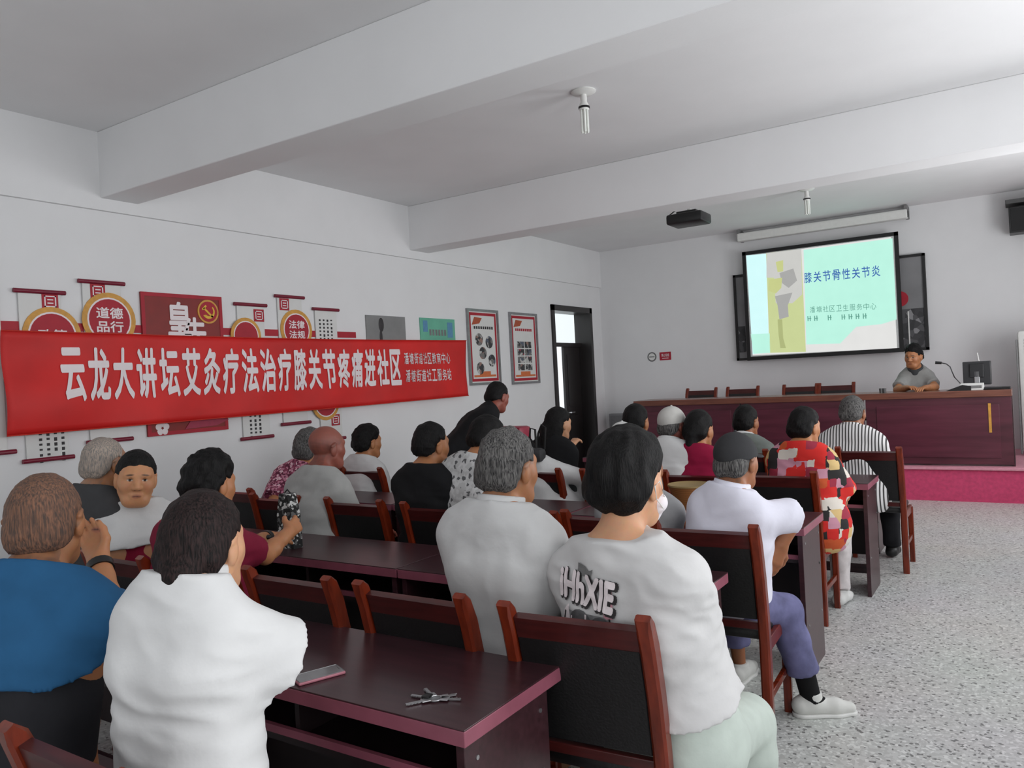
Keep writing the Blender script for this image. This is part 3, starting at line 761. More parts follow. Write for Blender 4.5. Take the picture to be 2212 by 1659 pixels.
t = thing('antenna_rod', 'thin white rod standing on a base beside the monitor', 'antenna', (x, 10.08, T0))
MB().cyl((0, 0, .01), (-.05, 0, .4), .006).build('rod', WHITEP, t, True); MB().box(-.06, .1, -.05, .05, 0, .02, .004).build('base', BLACKP, t)
for px, lb in ((1903, 'left small dark cup on the lecture table'), (1910, 'right small dark cup on the lecture table')):
    x = on_table(px, 9.8); t = thing('cup', lb, 'cup', (x, 9.8, T0), 0, 'cups on the lecture table')
    MB().lathe((0, 0, 0), [(.012, 0), (.018, 0), (.022, .05), (.02, .052)], 14).build('bowl', mat('dark glaze', (84, 84, 84), .3), t, True)
# air conditioner
a = aty(2197, 715, 10.7); b = aty(2205, 1000, 10.7)
t = thing('air_conditioner', 'tall white floor standing air conditioner at the right edge of the platform', 'air conditioner', (a.x, 10.7, ST))
H = a.z-ST
MB().box(0, .52, 0, .38, .03, H, .03).build('cabinet', WHITEP, t, True)
f = MB()
for q in range(9): f.box(.06, .46, -.006, .0, H-.12-q*.035, H-.1-q*.035)
f.build('air_louver', mat('grey louver', (160, 160, 160)), t)
MB().box(.02, .5, .02, .36, 0, .03).build('plinth', mat('grey plinth', (110, 110, 110)), t)
MB().box(-.02, .0, .02, .05, .02, H-.1, .006).build('pipe_cover', mat('grey pipe', (130, 130, 130)), t)

# ------------------------------------------------------------------ people: one blended distance field per body, surfaced with a dual grid
def A3(v): return np.array(v, dtype=np.float32)
def smin(a, b, k):
    h = np.maximum(k-np.abs(a-b), 0)/k
    return np.minimum(a, b)-h*h*k*.25
class Field:
    def __init__(s): s.p = []
    def rc(s, a, b, r1, r2=None, k=.03): s.p.append(('c', A3(a), A3(b), r1, r1 if r2 is None else r2, k)); return s
    def el(s, c, R, rad, k=.03): s.p.append(('e', A3(c), A3(R), A3(rad), None, k)); return s
    def sub(s, c, r, k=.01): s.p.append(('s', A3(c), None, r, None, k)); return s
    def box(s, pad=.03):
        lo = np.full(3, 9e9); hi = -lo
        for t, a, b, r1, r2, k in s.p:
            if t == 'c':
                m = max(r1, r2); lo = np.minimum(lo, np.minimum(a, b)-m); hi = np.maximum(hi, np.maximum(a, b)+m)
            elif t == 'e':
                e = np.sqrt(((b*r1[:, None])**2).sum(0)); lo = np.minimum(lo, a-e); hi = np.maximum(hi, a+e)
        return lo-pad, hi+pad
    def __call__(s, P, grow=0.0):
        d = None
        for t, a, b, r1, r2, k in s.p:
            if t == 'c':
                ba = b-a; L = max(float(ba @ ba), 1e-9); pa = P-a
                h = np.clip(pa @ ba/L, 0, 1)
                q = pa-h[..., None]*ba
                v = np.sqrt((q*q).sum(-1))-(r1+(r2-r1)*h)-grow
            elif t == 'e':
                q = (P-a) @ b.T; rr = r1+grow
                k0 = np.sqrt(((q/rr)**2).sum(-1)); k1 = np.sqrt(((q/(rr*rr))**2).sum(-1))+1e-6
                v = k0*(k0-1)/k1
            else:
                v = r1-np.sqrt(((P-a)**2).sum(-1))
                h = np.maximum(k-np.abs(d+(-v)), 0)/k
                d = np.maximum(d, v)+h*h*k*.25*0
                continue
            d = v if d is None else smin(d, v, k)
        return d
def grid(lo, hi, h):
    n = [max(3, int(math.ceil((hi[i]-lo[i])/h))+1) for i in range(3)]
    ax = [lo[i]+np.arange(n[i], dtype=np.float32)*h for i in range(3)]
    return np.stack(np.meshgrid(*ax, indexing='ij'), -1).astype(np.float32)
def surface(V, lo, h):
    """dual surface of the zero level of V -> vertices, quads"""
    ins = V < 0
    n = V.shape
    c = np.zeros((n[0]-1, n[1]-1, n[2]-1), np.int8)
    for i in (0, 1):
        for j in (0, 1):
            for k in (0, 1): c += ins[i:n[0]-1+i, j:n[1]-1+j, k:n[2]-1+k]
    idx = np.argwhere((c > 0) & (c < 8))
    if len(idx) == 0: return np.zeros((0, 3)), np.zeros((0, 4), int)
    I = np.full(c.shape, -1, np.int64); I[tuple(idx.T)] = np.arange(len(idx))
    acc = np.zeros((len(idx), 3)); cnt = np.zeros(len(idx))
    cor = [(i, j, k) for i in (0, 1) for j in (0, 1) for k in (0, 1)]
    vals = {q: V[idx[:, 0]+q[0], idx[:, 1]+q[1], idx[:, 2]+q[2]] for q in cor}
    for a in cor:
        for ax in range(3):
            if a[ax] == 0:
                b = list(a); b[ax] = 1; b = tuple(b)
                va, vb = vals[a], vals[b]; m = (va < 0) != (vb < 0)
                t = np.where(m, va/np.where(m, va-vb, 1), 0)
                p = np.array(a, float)[None]+np.zeros((len(idx), 3)); p[:, ax] += t
                acc[m] += p[m]; cnt[m] += 1
    P = np.array(lo)[None]+(idx+acc/cnt[:, None])*h
    quads = []
    for ax in range(3):
        o1, o2 = [(1, 2), (2, 0), (0, 1)][ax]
        sl0 = [slice(None)]*3; sl1 = [slice(None)]*3; sl0[ax] = slice(0, n[ax]-1); sl1[ax] = slice(1, n[ax])
        A, B = ins[tuple(sl0)], ins[tuple(sl1)]
        e = np.argwhere(A != B)
        e = e[(e[:, o1] > 0) & (e[:, o2] > 0) & (e[:, o1] < n[o1]-1) & (e[:, o2] < n[o2]-1)]
        if len(e) == 0: continue
        fl = A[tuple(e.T)]
        def cell(d1, d2):
            q = e.copy(); q[:, o1] -= d1; q[:, o2] -= d2; return I[tuple(q.T)]
        q = np.stack([cell(1, 1), cell(0, 1), cell(0, 0), cell(1, 0)], 1)
        q[~fl] = q[~fl][:, ::-1]
        quads.append(q)
    return P, np.concatenate(quads) if quads else np.zeros((0, 4), int)
def wob(P, sc, seed, n=5):
    r = np.random.RandomState(seed); v = 0
    for _ in range(n):
        d = r.normal(size=3); d /= np.linalg.norm(d); v = v+np.sin((P @ A3(d))*sc*r.uniform(.6, 1.5)+r.uniform(0, 6.3))
    return v/n
def mesh_from(name, parts, origin):
    vs, fs, o = [], [], 0
    for p, q in parts:
        vs.append(p); fs.append(q+o); o += len(p)
    P = np.concatenate(vs)-np.array(origin)[None]; F = np.concatenate(fs)
    me = bpy.data.meshes.new(name)
    me.vertices.add(len(P)); me.vertices.foreach_set('co', P.astype(np.float32).ravel())
    me.loops.add(F.size); me.loops.foreach_set('vertex_index', F.ravel().astype(np.int32))
    me.polygons.add(len(F)); me.polygons.foreach_set('loop_start', np.arange(0, F.size, 4, dtype=np.int32))
    me.polygons.foreach_set('use_smooth', np.ones(len(F), bool))
    me.update(calc_edges=True); me.validate()
    return me, P+np.array(origin)[None]
def unit(v): v = np.array(v, float); return v/max(np.linalg.norm(v), 1e-9)
SKIN_T = {'light': (206, 146, 104), 'tan': (184, 124, 84), 'fair': (212, 158, 122), 'brown': (158, 100, 66), 'ruddy': (150, 84, 70)}

class Person:
    def __init__(s, label, head, face=0., hface=None, hpitch=0., htilt=0., sc=1., pel=(0, -.1), skin='tan', sex='m', group=None, res=.011, hres=.0045, z0=0., stand=False, width=1., nk=.7, drop=.018):
        """head: world centre of the head. face/hface: degrees, 0 looks to +y, positive turns to the left"""
        sc = sc*.93; s.sc = sc; s.H = np.array(head, float)-np.array((0, 0, drop)); s.res = res; s.hres = hres; s.skin = skin; s.sex = sex; s.z0 = z0
        a = math.radians(face); s.F = np.array((-math.sin(a), math.cos(a), 0)); s.R = np.array((math.cos(a), math.sin(a), 0)); U = np.array((0, 0, 1.))
        ha = math.radians(face if hface is None else hface); hp = math.radians(hpitch); ht = math.radians(htilt)
        f = np.array((-math.sin(ha), math.cos(ha), 0)); r = np.array((math.cos(ha), math.sin(ha), 0))
        hf = f*math.cos(hp)+U*math.sin(hp); hu = -f*math.sin(hp)+U*math.cos(hp)
        s.hF = hf; s.hR = r*math.cos(ht)+hu*math.sin(ht); s.hU = -r*math.sin(ht)+hu*math.cos(ht)
        pz = z0+(.54 if not stand else .93)
        s.P = np.array((s.H[0], s.H[1], pz))+s.R*pel[0]+s.F*pel[1]
        if len(pel) > 2: s.P[2] = pel[2]
        skb = s.H-s.hU*.07*sc-s.hF*.025*sc
        s.N = skb-(s.F*.04+U*.068*nk)*sc*(1 if not stand else .8)
        s.T = unit(s.N-s.P); s.TF = unit(s.F-s.T*(s.F @ s.T)); s.TR = np.cross(s.TF, s.T); s.skb = skb
        s.sw = (.17 if sex == 'm' else .148)*sc*width; s.wd = width*sc
        s.t = thing('person', label, 'person', (float(s.P[0]), float(s.P[1]), z0), 0, group)
        s.org = np.array(s.t.location)
        s.arms = {}; s.legs = {}; s.stand = stand
        for sg in (-1, 1):
            sh = s.N-s.T*.1*sc+s.TR*s.sw*sg-s.TF*.005
            el = sh+(-s.T*.26+s.TF*.1+s.TR*sg*.05)*sc
            s.arms[sg] = [sh, el, el+(s.F*.21+U*-.02-s.R*sg*.06)*sc, None, .5]
            hip = s.P+s.R*.09*sg*sc-U*.02
            kn = hip+(s.F*.42+s.R*sg*.06-U*.05)*sc if not stand else hip+(s.F*.05-U*.42)*sc
            an = np.array((*(kn+(s.F*.03)*sc)[:2], z0+.09)) if not stand else np.array((*(kn-(s.F*.06))[:2], z0+.09))
            s.legs[sg] = [hip, kn, an, s.F]
    def hl(s, x, y, z): return s.H+(s.hR*x+s.hF*y+s.hU*z)*s.sc*1.0
    def arm(s, sg, el=None, ha=None, pn=None, curl=.5):
        a = s.arms[sg]
        if el is not None: a[1] = np.array(el, float)
        if ha is not None: a[2] = np.array(ha, float)
        # keep plausible limb lengths
        L = .29*s.sc; d = a[1]-a[0]; n = np.linalg.norm(d)
        if n > L*1.18: a[1] = a[0]+d/n*L*1.18
        L = .25*s.sc; d = a[2]-a[1]; n = np.linalg.norm(d)
        if n > L*1.2: a[2] = a[1]+d/n*L*1.2
        a[3] = pn; a[4] = curl; return s
    def torso(s, f, g=0., neck=True, hips=True):
        c, T, R, F = s.sc, s.TR*0+s.T, s.TR, s.TF; w = s.wd; N, P = s.N, s.P
        ch = N-T*.19*c-F*.0*c
        f.rc(ch-R*.085*w, ch+R*.085*w, .112*c+g, None, .05)
        up = N-T*.075*c-F*.01*c
        
        for sg in (-1, 1): f.rc(N-T*.06*c+R*sg*.04*c-F*.008*c, N-T*.098*c+R*sg*(s.sw-.01), .064*c+g, .055*c+g, .05)
        for sg in (-1, 1): f.rc(N+T*.01*c+R*sg*.035*c-F*.005, N-T*.05*c+R*sg*(s.sw*.72), .042*c+g, .046*c+g, .05)
        m = P*.55+N*.45; m = m+F*.015*c
        f.rc(m-R*.07*w, m+R*.07*w, .112*c+g, None, .08)
        lo = P*.8+N*.2+F*.015*c
        f.rc(lo-R*.08*w, lo+R*.08*w, .115*c+g, None, .08)
        if hips: f.rc(P-R*.085*w, P+R*.085*w, .122*c+g, None, .07)
        if s.sex == 'f':
            for sg in (-1, 1): f.rc(N-T*.2*c+R*sg*.075*c+F*.07*c, N-T*.215*c+R*sg*.075*c+F*.075*c, .06*c+g, None, .05)
        if neck: f.rc(N-T*.03*c, s.skb+s.hF*.0, .056*c+g, .052*c+g, .03)
        return f
    def head_field(s, f):
        c = s.sc; R = np.stack([s.hR, s.hF, s.hU]); l = s.hl
        def E(x, y, z, a, b, d, k=.03): f.el(l(x, y, z), R, (a*c, b*c, d*c), k)
        E(0, -.012, .035, .076, .097, .088, .02)
        E(0, .03, -.04, .06, .062, .078, .03)
        E(0, .04, .02, .064, .055, .06, .03)
        f.rc(l(-.025, .06, -.088), l(.025, .06, -.088), .024*c, None, .035)
        for sg in (-1, 1):
            f.rc(l(sg*.052, .0, -.05), l(sg*.03, .05, -.085), .022*c, .02*c, .03)
            f.rc(l(sg*.042, .06, -.022), l(sg*.05, .04, -.012), .024*c, .024*c, .03)
            f.rc(l(sg*.018, .088, .034), l(sg*.046, .074, .034), .01*c, .009*c, .02)
            f.sub(l(sg*.031, .102, .012), .014*c)
            f.rc(l(sg*.03, .073, .012), l(sg*.034, .0725, .012), .0135*c, None, .006)
            f.el(l(sg*.08, -.012, -.008), R, (.012*c, .021*c, .034*c), .012)
            f.rc(l(sg*.086, -.03, .012), l(sg*.083, -.002, .026), .006*c, .006*c, .008)
        f.rc(l(0, .088, .022), l(0, .11, -.02), .009*c, .013*c, .014)
        for sg in (-1, 1): f.rc(l(sg*.012, .098, -.024), l(sg*.008, .1, -.024), .0095*c, None, .008)
        f.rc(l(-.02, .084, -.056), l(.02, .084, -.056), .0075*c, None, .01)
        f.rc(l(-.016, .083, -.067), l(.016, .083, -.067), .0085*c, None, .009)
        f.rc(s.N-s.T*.03*c, s.skb-s.hU*.01*c, .056*c, .053*c, .03)
        return f
    def hand_field(s, f, sg):
        sh, el, ha, pn, curl = s.arms[sg]; c = s.sc
        d = unit(ha-el); n = unit(pn) if pn is not None else unit(np.array((0, 0, -1.))+d*.3)   # palm faces n
        n = unit(n-d*(n @ d)); sd = np.cross(d, n)*sg          # sd: towards the thumb
        f.rc(ha-d*.06*c, ha, .029*c, .025*c, .02)
        kn = []
        for i, (o, L) in enumerate(((.027, .072), (.009, .079), (-.009, .073), (-.026, .058))):
            k = ha+d*(.085-abs(i-1)*.004)*c+sd*o*c; f.rc(ha+sd*o*.55*c+d*.01*c, k, .0155*c, .0125*c, .016)
            p = k; ang = curl*(.35+.1*i)
            for j, fr in enumerate((.46, .3, .24)):
                ang += curl*(.5 if j else .15); q = p+(d*math.cos(ang)+n*math.sin(ang)+sd*(o*1.4))*L*fr*c
                f.rc(p, q, (.0102-.0012*j)*c, (.0092-.0012*j)*c, .005); p = q
        t0 = ha+d*.022*c+sd*.022*c+n*.006*c; t1 = t0+(d*.6+sd*.65+n*.35)*.042*c; t2 = t1+(d*.85+sd*.2+n*(.2+curl*.4))*.034*c; t3 = t2+(d*.9-sd*.1+n*(.2+curl*.5))*.026*c
        f.rc(t0, t1, .0165*c, .013*c, .014); f.rc(t1, t2, .0125*c, .011*c, .006); f.rc(t2, t3, .011*c, .0085*c, .005)
        return f
    def arm_field(s, f, sg, g=0., g2=None, lower=True, upto=1.):
        sh, el, ha = s.arms[sg][:3]; c = s.sc; g2 = g if g2 is None else g2
        e = sh+(el-sh)*upto
        f.rc(sh, e, .053*c+g, (.053-(.053-.041)*upto)*c+g2, .035)
        if lower:
            m = el+(ha-el)*.3
            f.rc(el, m, .041*c+g, .042*c+g2, .02); f.rc(m, ha, .042*c+g, .026*c+g2, .02)
        return f
    def leg_field(s, f, sg, g=0., foot=True, low=None):
        hip, kn, an, fd = s.legs[sg]; c = s.sc
        f.rc(hip, kn, .086*c+g, .058*c+g, .05)
        cf = kn+(an-kn)*.35-s.F*.015
        f.rc(kn, cf, .056*c+g, .054*c+g, .03); f.rc(cf, an, .054*c+g, (.038 if low is None else low)*c+g, .03)
        if foot: f.rc(an-np.array((0, 0, .045))-fd*.03, an-np.array((0, 0, .052))+fd*.12, .027*c, .021*c, .03)
        return f
    def body(s, stubble=None):
        """one skin surface: head and hands finely gridded, the rest coarser, all from the same field"""
        f = Field(); s.torso(f, -.006)
        for sg in (-1, 1): s.arm_field(f, sg, -.002); s.leg_field(f, sg, -.006)
        s.head_field(f)
        for sg in (-1, 1): s.hand_field(f, sg)
        parts = []; c = s.sc; boxes = []
        cor = np.array([s.hl(x, y, z) for x in (-.1, .1) for y in (-.115, .13) for z in (-.135, .13)])
        hb = (cor.min(0), cor.max(0)); boxes.append((hb[0], hb[1], s.hres))
        for sg in (-1, 1):
            g = Field(); s.hand_field(g, sg); lo, hi = g.box(.012); boxes.append((lo, hi, .0042))
        lo, hi = f.box(.03)
        G = grid(lo, hi, s.res*1.15); V = f(G); p, q = surface(V, lo, s.res*1.15)
        keep = np.ones(len(q), bool)
        for a, b, h in boxes:
            m = s.res*1.6
            inb = ((p > a+m) & (p < b-m)).all(1); keep &= ~inb[q].all(1)
        parts.append((p, q[keep]))
        for a, b, h in boxes:
            G = grid(a, b, h); V = f(G); parts.append(surface(V, a, h))
        me, P = mesh_from('body', parts, s.org)
        base = np.array(lin(SKIN_T[s.skin])); col = np.tile(base, (len(P), 1))
        L = ((P-s.H[None])/s.sc) @ np.stack([s.hR, s.hF, s.hU]).T
        x, y, z = L.T; ax_ = np.abs(x)
        def mixc(w, c):
            w = np.clip(w, 0, 1)[:, None]; col[:] = col*(1-w)+np.array(lin(c))*w
        head = (np.abs(x) < .1) & (y > -.12) & (np.abs(z) < .14)
        frnt = head & (y > .055)
        sm = lambda d, r, e=.003: np.clip((r-d)/e, 0, 1)
        lips = np.sqrt((x/.024)**2+((z+.0615)/.0105)**2)
        mixc(sm(lips, 1, .3)*frnt*.55, (150, 78, 70))
        mixc(sm(np.sqrt((x/.022)**2+((z+.0615)/.0022)**2), 1, .4)*frnt, (84, 40, 36))
        br = np.sqrt(((ax_-.032)/.02)**2+((z-.036+(ax_-.032)*.15)/.0048)**2)
        mixc(sm(br, 1, .4)*frnt*.85, (36, 26, 22))
        ey = np.sqrt(((ax_-.031)/.0135)**2+((z-.012)/.0048)**2)
        mixc(sm(ey, 1, .2)*frnt, (205, 195, 186))
        mixc(sm(np.sqrt((ax_-.031)**2+(z-.012)**2), .0062, .001)*frnt*(ey < 1.1), (24, 16, 14))
        lid = np.sqrt(((ax_-.031)/.015)**2+((z-.017)/.0022)**2)
        mixc(sm(lid, 1, .4)*frnt, (44, 26, 22))
        mixc(sm(np.sqrt(((ax_-.009)/.005)**2+((z+.032)/.003)**2), 1, .4)*frnt*.8, (70, 36, 28))
        mixc(sm(np.sqrt(((ax_-.045)/.03)**2+((z+.02)/.03)**2), 1, .8)*frnt*.12, (190, 90, 80))
        if stubble:
            cc, am, lowcut = stubble
            w = head & (z > s.hairline(y)-.01) & ~((y > .06) & (z < .06))
            w = w*(.6+.4*wob(P, 240, 3))*am*np.clip((lowcut-z)/.03+.35, .25, 1)
            mixc(w, cc)
        a = me.color_attributes.new('tone', 'FLOAT_COLOR', 'POINT')
        a.data.foreach_set('color', np.concatenate([col, np.ones((len(P), 1))], 1).astype(np.float32).ravel())
        return link('body', me, SKIN, s.t)
    @staticmethod
    def hairline(y, nape=-.085):
        return np.interp(y, [-.12, -.085, -.06, -.042, -.03, .0, .02, .034, .046, .06, .075, .12], [nape, nape, nape+.02, -.03, .0, .036, .03, .03, .042, .062, .078, .085])
    def hair(s, m, thick=.014, top=.012, rough=.006, nape=-.085, extra=None, region=None, seed=1, sc=90., name='hair', part=None):
        f = Field(); c = s.sc; R = np.stack([s.hR, s.hF, s.hU])
        f.el(s.hl(0, -.012, .035), R, ((.077+thick)*c, (.098+thick)*c, (.089+thick+top)*c), .02)
        f.rc(s.hl(-.03, -.055, -.03), s.hl(.03, -.055, -.03), (.046+thick*.8)*c, None, .04)
        f.rc(s.hl(-.045, -.01, .03), s.hl(.045, -.01, .03), (.031+thick*.6)*c, None, .03)
        lo, hi = f.box(.03)
        X = None
        if extra:
            X = Field()
            for e in extra: X.rc(s.hl(*e[0]), s.hl(*e[1]), e[2]*c, (e[3] if len(e) > 3 else e[2])*c, .03)
            l2, h2 = X.box(.03); lo = np.minimum(lo, l2); hi = np.maximum(hi, h2)
        h = s.hres*1.15; G = grid(lo, hi, h); V = f(G)
        L = ((G-A3(s.H))/c) @ A3(R).T; y = L[..., 1]; z = L[..., 2]
        hl_ = s.hairline(y, nape)+.007*wob(G, 130, seed+2); reg = (hl_-z)*.8*c
        V = V+np.clip(1-(z-hl_)/.05, 0, 1)*thick*.7*c
        if region is not None: reg = np.maximum(reg, region(L[..., 0], y, z)*c)
        V = np.maximum(V, reg)
        if X is not None: V = smin(V, X(G), .02)
        V = V+rough*(wob(G, sc, seed)+.6*wob(G, sc*2.3, seed+7))
        me, P = mesh_from(name, [surface(V, lo, h)], s.org)
        return link(name, me, m, s.t)
    def cap(s, m, brim=True, bucket=False, label=None):
        c = s.sc; R = np.stack([s.hR, s.hF, s.hU]); f = Field()
        f.el(s.hl(0, -.01, .035), R, (.09*c, .11*c, .1*c), .02); lo, hi = f.box(.03)
        h = s.hres*1.2; G = grid(lo, hi, h); V = f(G); L = ((G-A3(s.H))/c) @ A3(R).T
        V = np.maximum(V, (.022+L[..., 1]*.18-L[..., 2])*c)+.0015*wob(G, 60, 4)
        me, P = mesh_from('cap', [surface(V, lo, h)], s.org); o = link('cap', me, m, s.t)
        b = Field()
        if bucket: b.el(s.hl(0, 0, .03), R, (.135*c, .15*c, .012*c), .01)
        elif brim: b.el(s.hl(0, .1, .036), R, (.072*c, .085*c, .009*c), .01)
        lo, hi = b.box(.02); G = grid(lo, hi, .004); V = b(G); L = ((G-A3(s.H))/c) @ A3(R).T
        V = V if bucket else b(G+A3(s.hU)*(L[..., 0:1]**2*2.2)*c)
        if not bucket: V = np.maximum(V, (.07-L[..., 1])*c)
        me, P = mesh_from('brim', [surface(V, lo, .004)], s.org); link('brim', me, m, o)
        q = bmesh.new(); bmesh.ops.create_uvsphere(q, u_segments=10, v_segments=6, radius=.008*c); me = bpy.data.meshes.new('cap_button'); q.to_mesh(me); q.free()
        k = link('cap_button', me, m, o, True); k.location = Vector(s.hl(0, -.01, .135)-s.org)
        return o
    def shirt(s, m, sleeve=.62, g=.012, hem=-.06, fold=.006, loose=0., name='shirt', seed=2, long=False, collar=None, wide=.0, vneck=.3, nlift=.026, hemtilt=0.):
        f = Field(); c = s.sc; s.torso(f, g, neck=True)
        b = s.P+s.T*.02
        if loose: f.rc(b-s.R*.09*s.wd, b+s.R*.09*s.wd, .13*c+loose, None, .1)
        lo, hi = f.box(.03); arms = []
        for sg in (-1, 1):
            a = Field(); up = 1. if long else sleeve
            s.arm_field(a, sg, g+(.004 if not wide else .004), g+.012+wide if not long else g, lower=long, upto=up)
            l2, h2 = a.box(.03); lo = np.minimum(lo, l2); hi = np.maximum(hi, h2); arms.append((sg, a))
        h = s.res; G = grid(lo, hi, h); V = f(G)
        for sg, a in arms:
            v = a(G); sh, el, ha = s.arms[sg][:3]
            if long: d = unit(ha-el); e = ha-d*.03*c
            else: d = unit(el-sh); e = sh+(el-sh)*sleeve
            v = np.maximum(v, (G-A3(e)) @ A3(d)); V = smin(V, v, .035)
        nn = unit(s.T*.94+s.TF*vneck); V = np.maximum(V, (G-A3(s.N+s.T*nlift*c)) @ A3(nn))
        V = np.maximum(V, (A3(s.P+s.T*hem*c)-G) @ A3(unit(s.T-s.TF*hemtilt)))
        # folds: broad wrinkles that run across the waist and under the arms
        q = np.stack([(G-A3(s.P)) @ A3(s.TR), (G-A3(s.P)) @ A3(s.TF), (G-A3(s.P)) @ A3(s.T)*1.7], -1)
        q = q+.02*np.stack([wob(q, 20, seed+5), wob(q, 18, seed+6), wob(q, 22, seed+8)], -1)
        V = V+fold*(wob(q, 24, seed)*.7+1.5*(np.abs(wob(q, 40, seed+3))-.3)*.8)
        me, P = mesh_from(name, [surface(V, lo, h)], s.org); o = link(name, me, m, s.t)
        if collar is not None:
            k = Field(); k.rc(s.N-s.T*.03*c, s.skb+s.hU*.02, .086*c, .074*c, .02); lo, hi = k.box(.02); G = grid(lo, hi, .006); V = k(G)
            w = (G-A3(s.N+s.T*.006*c)) @ A3(nn); V = np.maximum(V, np.maximum(-.022*c-w, w-.036*c))
            me, P = mesh_from('collar', [surface(V, lo, .006)], s.org); link('collar', me, collar, o)
        s.shirt_o = o
        return o
    def trousers(s, m, g=.012, name='trousers', short=None, low=.05, fold=.005, top=.07, cuff=0., waist=.114):
        f = Field(); c = s.sc
        f.rc(s.P-s.R*.085*s.wd, s.P+s.R*.085*s.wd, .122*c+g*.7, None, .07)
        if top > .1:
            for sg in (-1, 1): f.rc(s.P+s.R*.06*sg*s.wd, s.P+s.T*top+s.R*.075*sg*s.wd, waist*c, None, .06)
        for sg in (-1, 1): s.leg_field(f, sg, g, False, low)
        lo, hi = f.box(.03); h = s.res*1.1; G = grid(lo, hi, h); V = f(G)
        V = np.maximum(V, (G-A3(s.P+s.T*top)) @ A3(s.T))
        for sg in (-1, 1):
            hip, kn, an, fd = s.legs[sg]
            if short:
                d = unit(kn-hip); e = hip+(kn-hip)*short
                w = np.maximum((G-A3(e)) @ A3(d), -((G-A3(hip)) @ A3(unit(kn-hip))))
                side = ((G-A3(s.P)) @ A3(s.R))*sg
                V = np.where(side > 0, np.maximum(V, (G-A3(e)) @ A3(d)), V)
            else:
                d = unit(an-kn); w = (G-A3(an-d*cuff)) @ A3(d)
                near = np.sqrt(((G-A3(an))**2).sum(-1)) < .2+cuff
                V = np.where(near, np.maximum(V, w), V)
        V = V+fold*(wob(G, 30, 5)+.5*wob(G, 60, 9))
        me, P = mesh_from(name, [surface(V, lo, h)], s.org); return link(name, me, m, s.t)
    def shoe(s, sg, m, sole=None):
        hip, kn, an, fd = s.legs[sg]; c = s.sc; dn = np.array((0, 0, 1.))
        f = Field(); a = np.array((an[0], an[1], s.z0))
        f.rc(a-fd*.045+dn*.045, a+fd*.1+dn*.036, .043*c, .036*c, .02); f.rc(a+fd*.1+dn*.034, a+fd*.165+dn*.028, .038*c, .026*c, .02)
        f.rc(an-dn*.03, an+dn*.0, .045*c, .046*c, .02)
        lo, hi = f.box(.02); lo[2] = max(lo[2], s.z0-.01); G = grid(lo, hi, .005); V = f(G)
        V = np.maximum(V, (s.z0+.012-G[..., 2])); V = np.maximum(V, G[..., 2]-(an[2]+.005))
        me, P = mesh_from('shoe', [surface(V, lo, .005)], s.org); o = link('shoe', me, m, s.t)
        if sole is not None:
            g = Field(); g.rc(a-fd*.04+dn*.01, a+fd*.1+dn*.01, .046*c, .043*c, .02); g.rc(a+fd*.1+dn*.01, a+fd*.165+dn*.01, .043*c, .032*c, .02)
            lo, hi = g.box(.02); G = grid(lo, hi, .004); V = g(G); V = np.maximum(V, np.maximum(s.z0-G[..., 2], G[..., 2]-(s.z0+.016)))
            me, P = mesh_from('sole', [surface(V, lo, .004)], s.org); link('sole', me, sole, o)
        return o
    def on_shirt(s, pts, d):
        """drop points along d on to the shirt surface"""
        me = s.shirt_o.data; bv = BVHTree.FromPolygons([v.co[:] for v in me.vertices], [p.vertices[:] for p in me.polygons])
        out = []
        for p in pts:
            h = bv.ray_cast(Vector(p-s.org), Vector(d))
            out.append(np.array(h[0])+s.org if h[0] is not None else p)
        return out
HAIRB = hair_mat('black hair', (7, 7, 8), (26, 24, 24))
HAIRBR = hair_mat('dark brown hair', (14, 12, 12), (52, 38, 37))
HAIRG = hair_mat('grey hair', (74, 74, 74), (172, 172, 170))
HAIRDG = hair_mat('dark grey hair', (44, 43, 44), (118, 116, 114))
HAIRT = hair_mat('thin greying hair over scalp', (82, 68, 62), (136, 98, 78))
HAIRTG = hair_mat('thin grey hair over scalp', (122, 120, 118), (184, 166, 152))
HAIRS = hair_mat('short dark stubble hair', (40, 36, 36), (86, 70, 64))
PANTD = cloth('dark trousers', (40, 40, 44))
PANTG = cloth('grey trousers', (108, 110, 112))
WHITES = cloth('white shirt cloth', (206, 206, 206), .03)
BLACKS = cloth('black tee cloth', (26, 26, 28))
SHOEB = mat('black shoe', (24, 24, 25), .5)
def hp(px, py, y): return np.array(aty(px, py, y))

# ------------------------------------------------------------------ the audience, row by row
# -- row 1
p = Person('woman with dark hair in a low bun and loose white blouse, seated at nearest desk', hp(440, 1165, 1.06), 12, 24, -6, sc=.98, width=.7, nk=-.05, pel=(0, -.1), skin='fair', sex='f', res=.008)
p.arm(1, hp(604, 1420, 1.15), hp(585, 1480, 1.5)).arm(-1, None, hp(560, 1500, 1.5)); p.arm(-1, p.arms[-1][0]+p.F*.16-p.T*.22, None); p.body()
p.hair(HAIRBR, .012, .004, .004, -.075, extra=[((0, -.085, -.045), (0, -.1, -.06), .042), ((.0, -.06, .0), (0, -.09, -.04), .05, .04)], sc=120)
f = Field(); f.rc(p.hl(-.012, -.108, -.02), p.hl(.012, -.108, -.024), .013); lo, hi = f.box(.01); G = grid(lo, hi, .003); me, _ = mesh_from('hair_tie', [surface(f(G), lo, .003)], p.org); link('hair_tie', me, DARKPRINT, p.t)
p.shirt(cloth('white blouse cloth', (220, 220, 220), .02), .98, .016, -.1, .009, .02, wide=.025, vneck=.15, nlift=.022, collar=cloth('white blouse collar', (210, 210, 210), .02)); p.trousers(PANTD)
p = Person('balding man in a blue T-shirt at the left edge with hand raised to his cheek', hp(98, 1114, .98), 28, 46, -4, sc=1.05, pel=(-.02, -.16), skin='tan', res=.008)
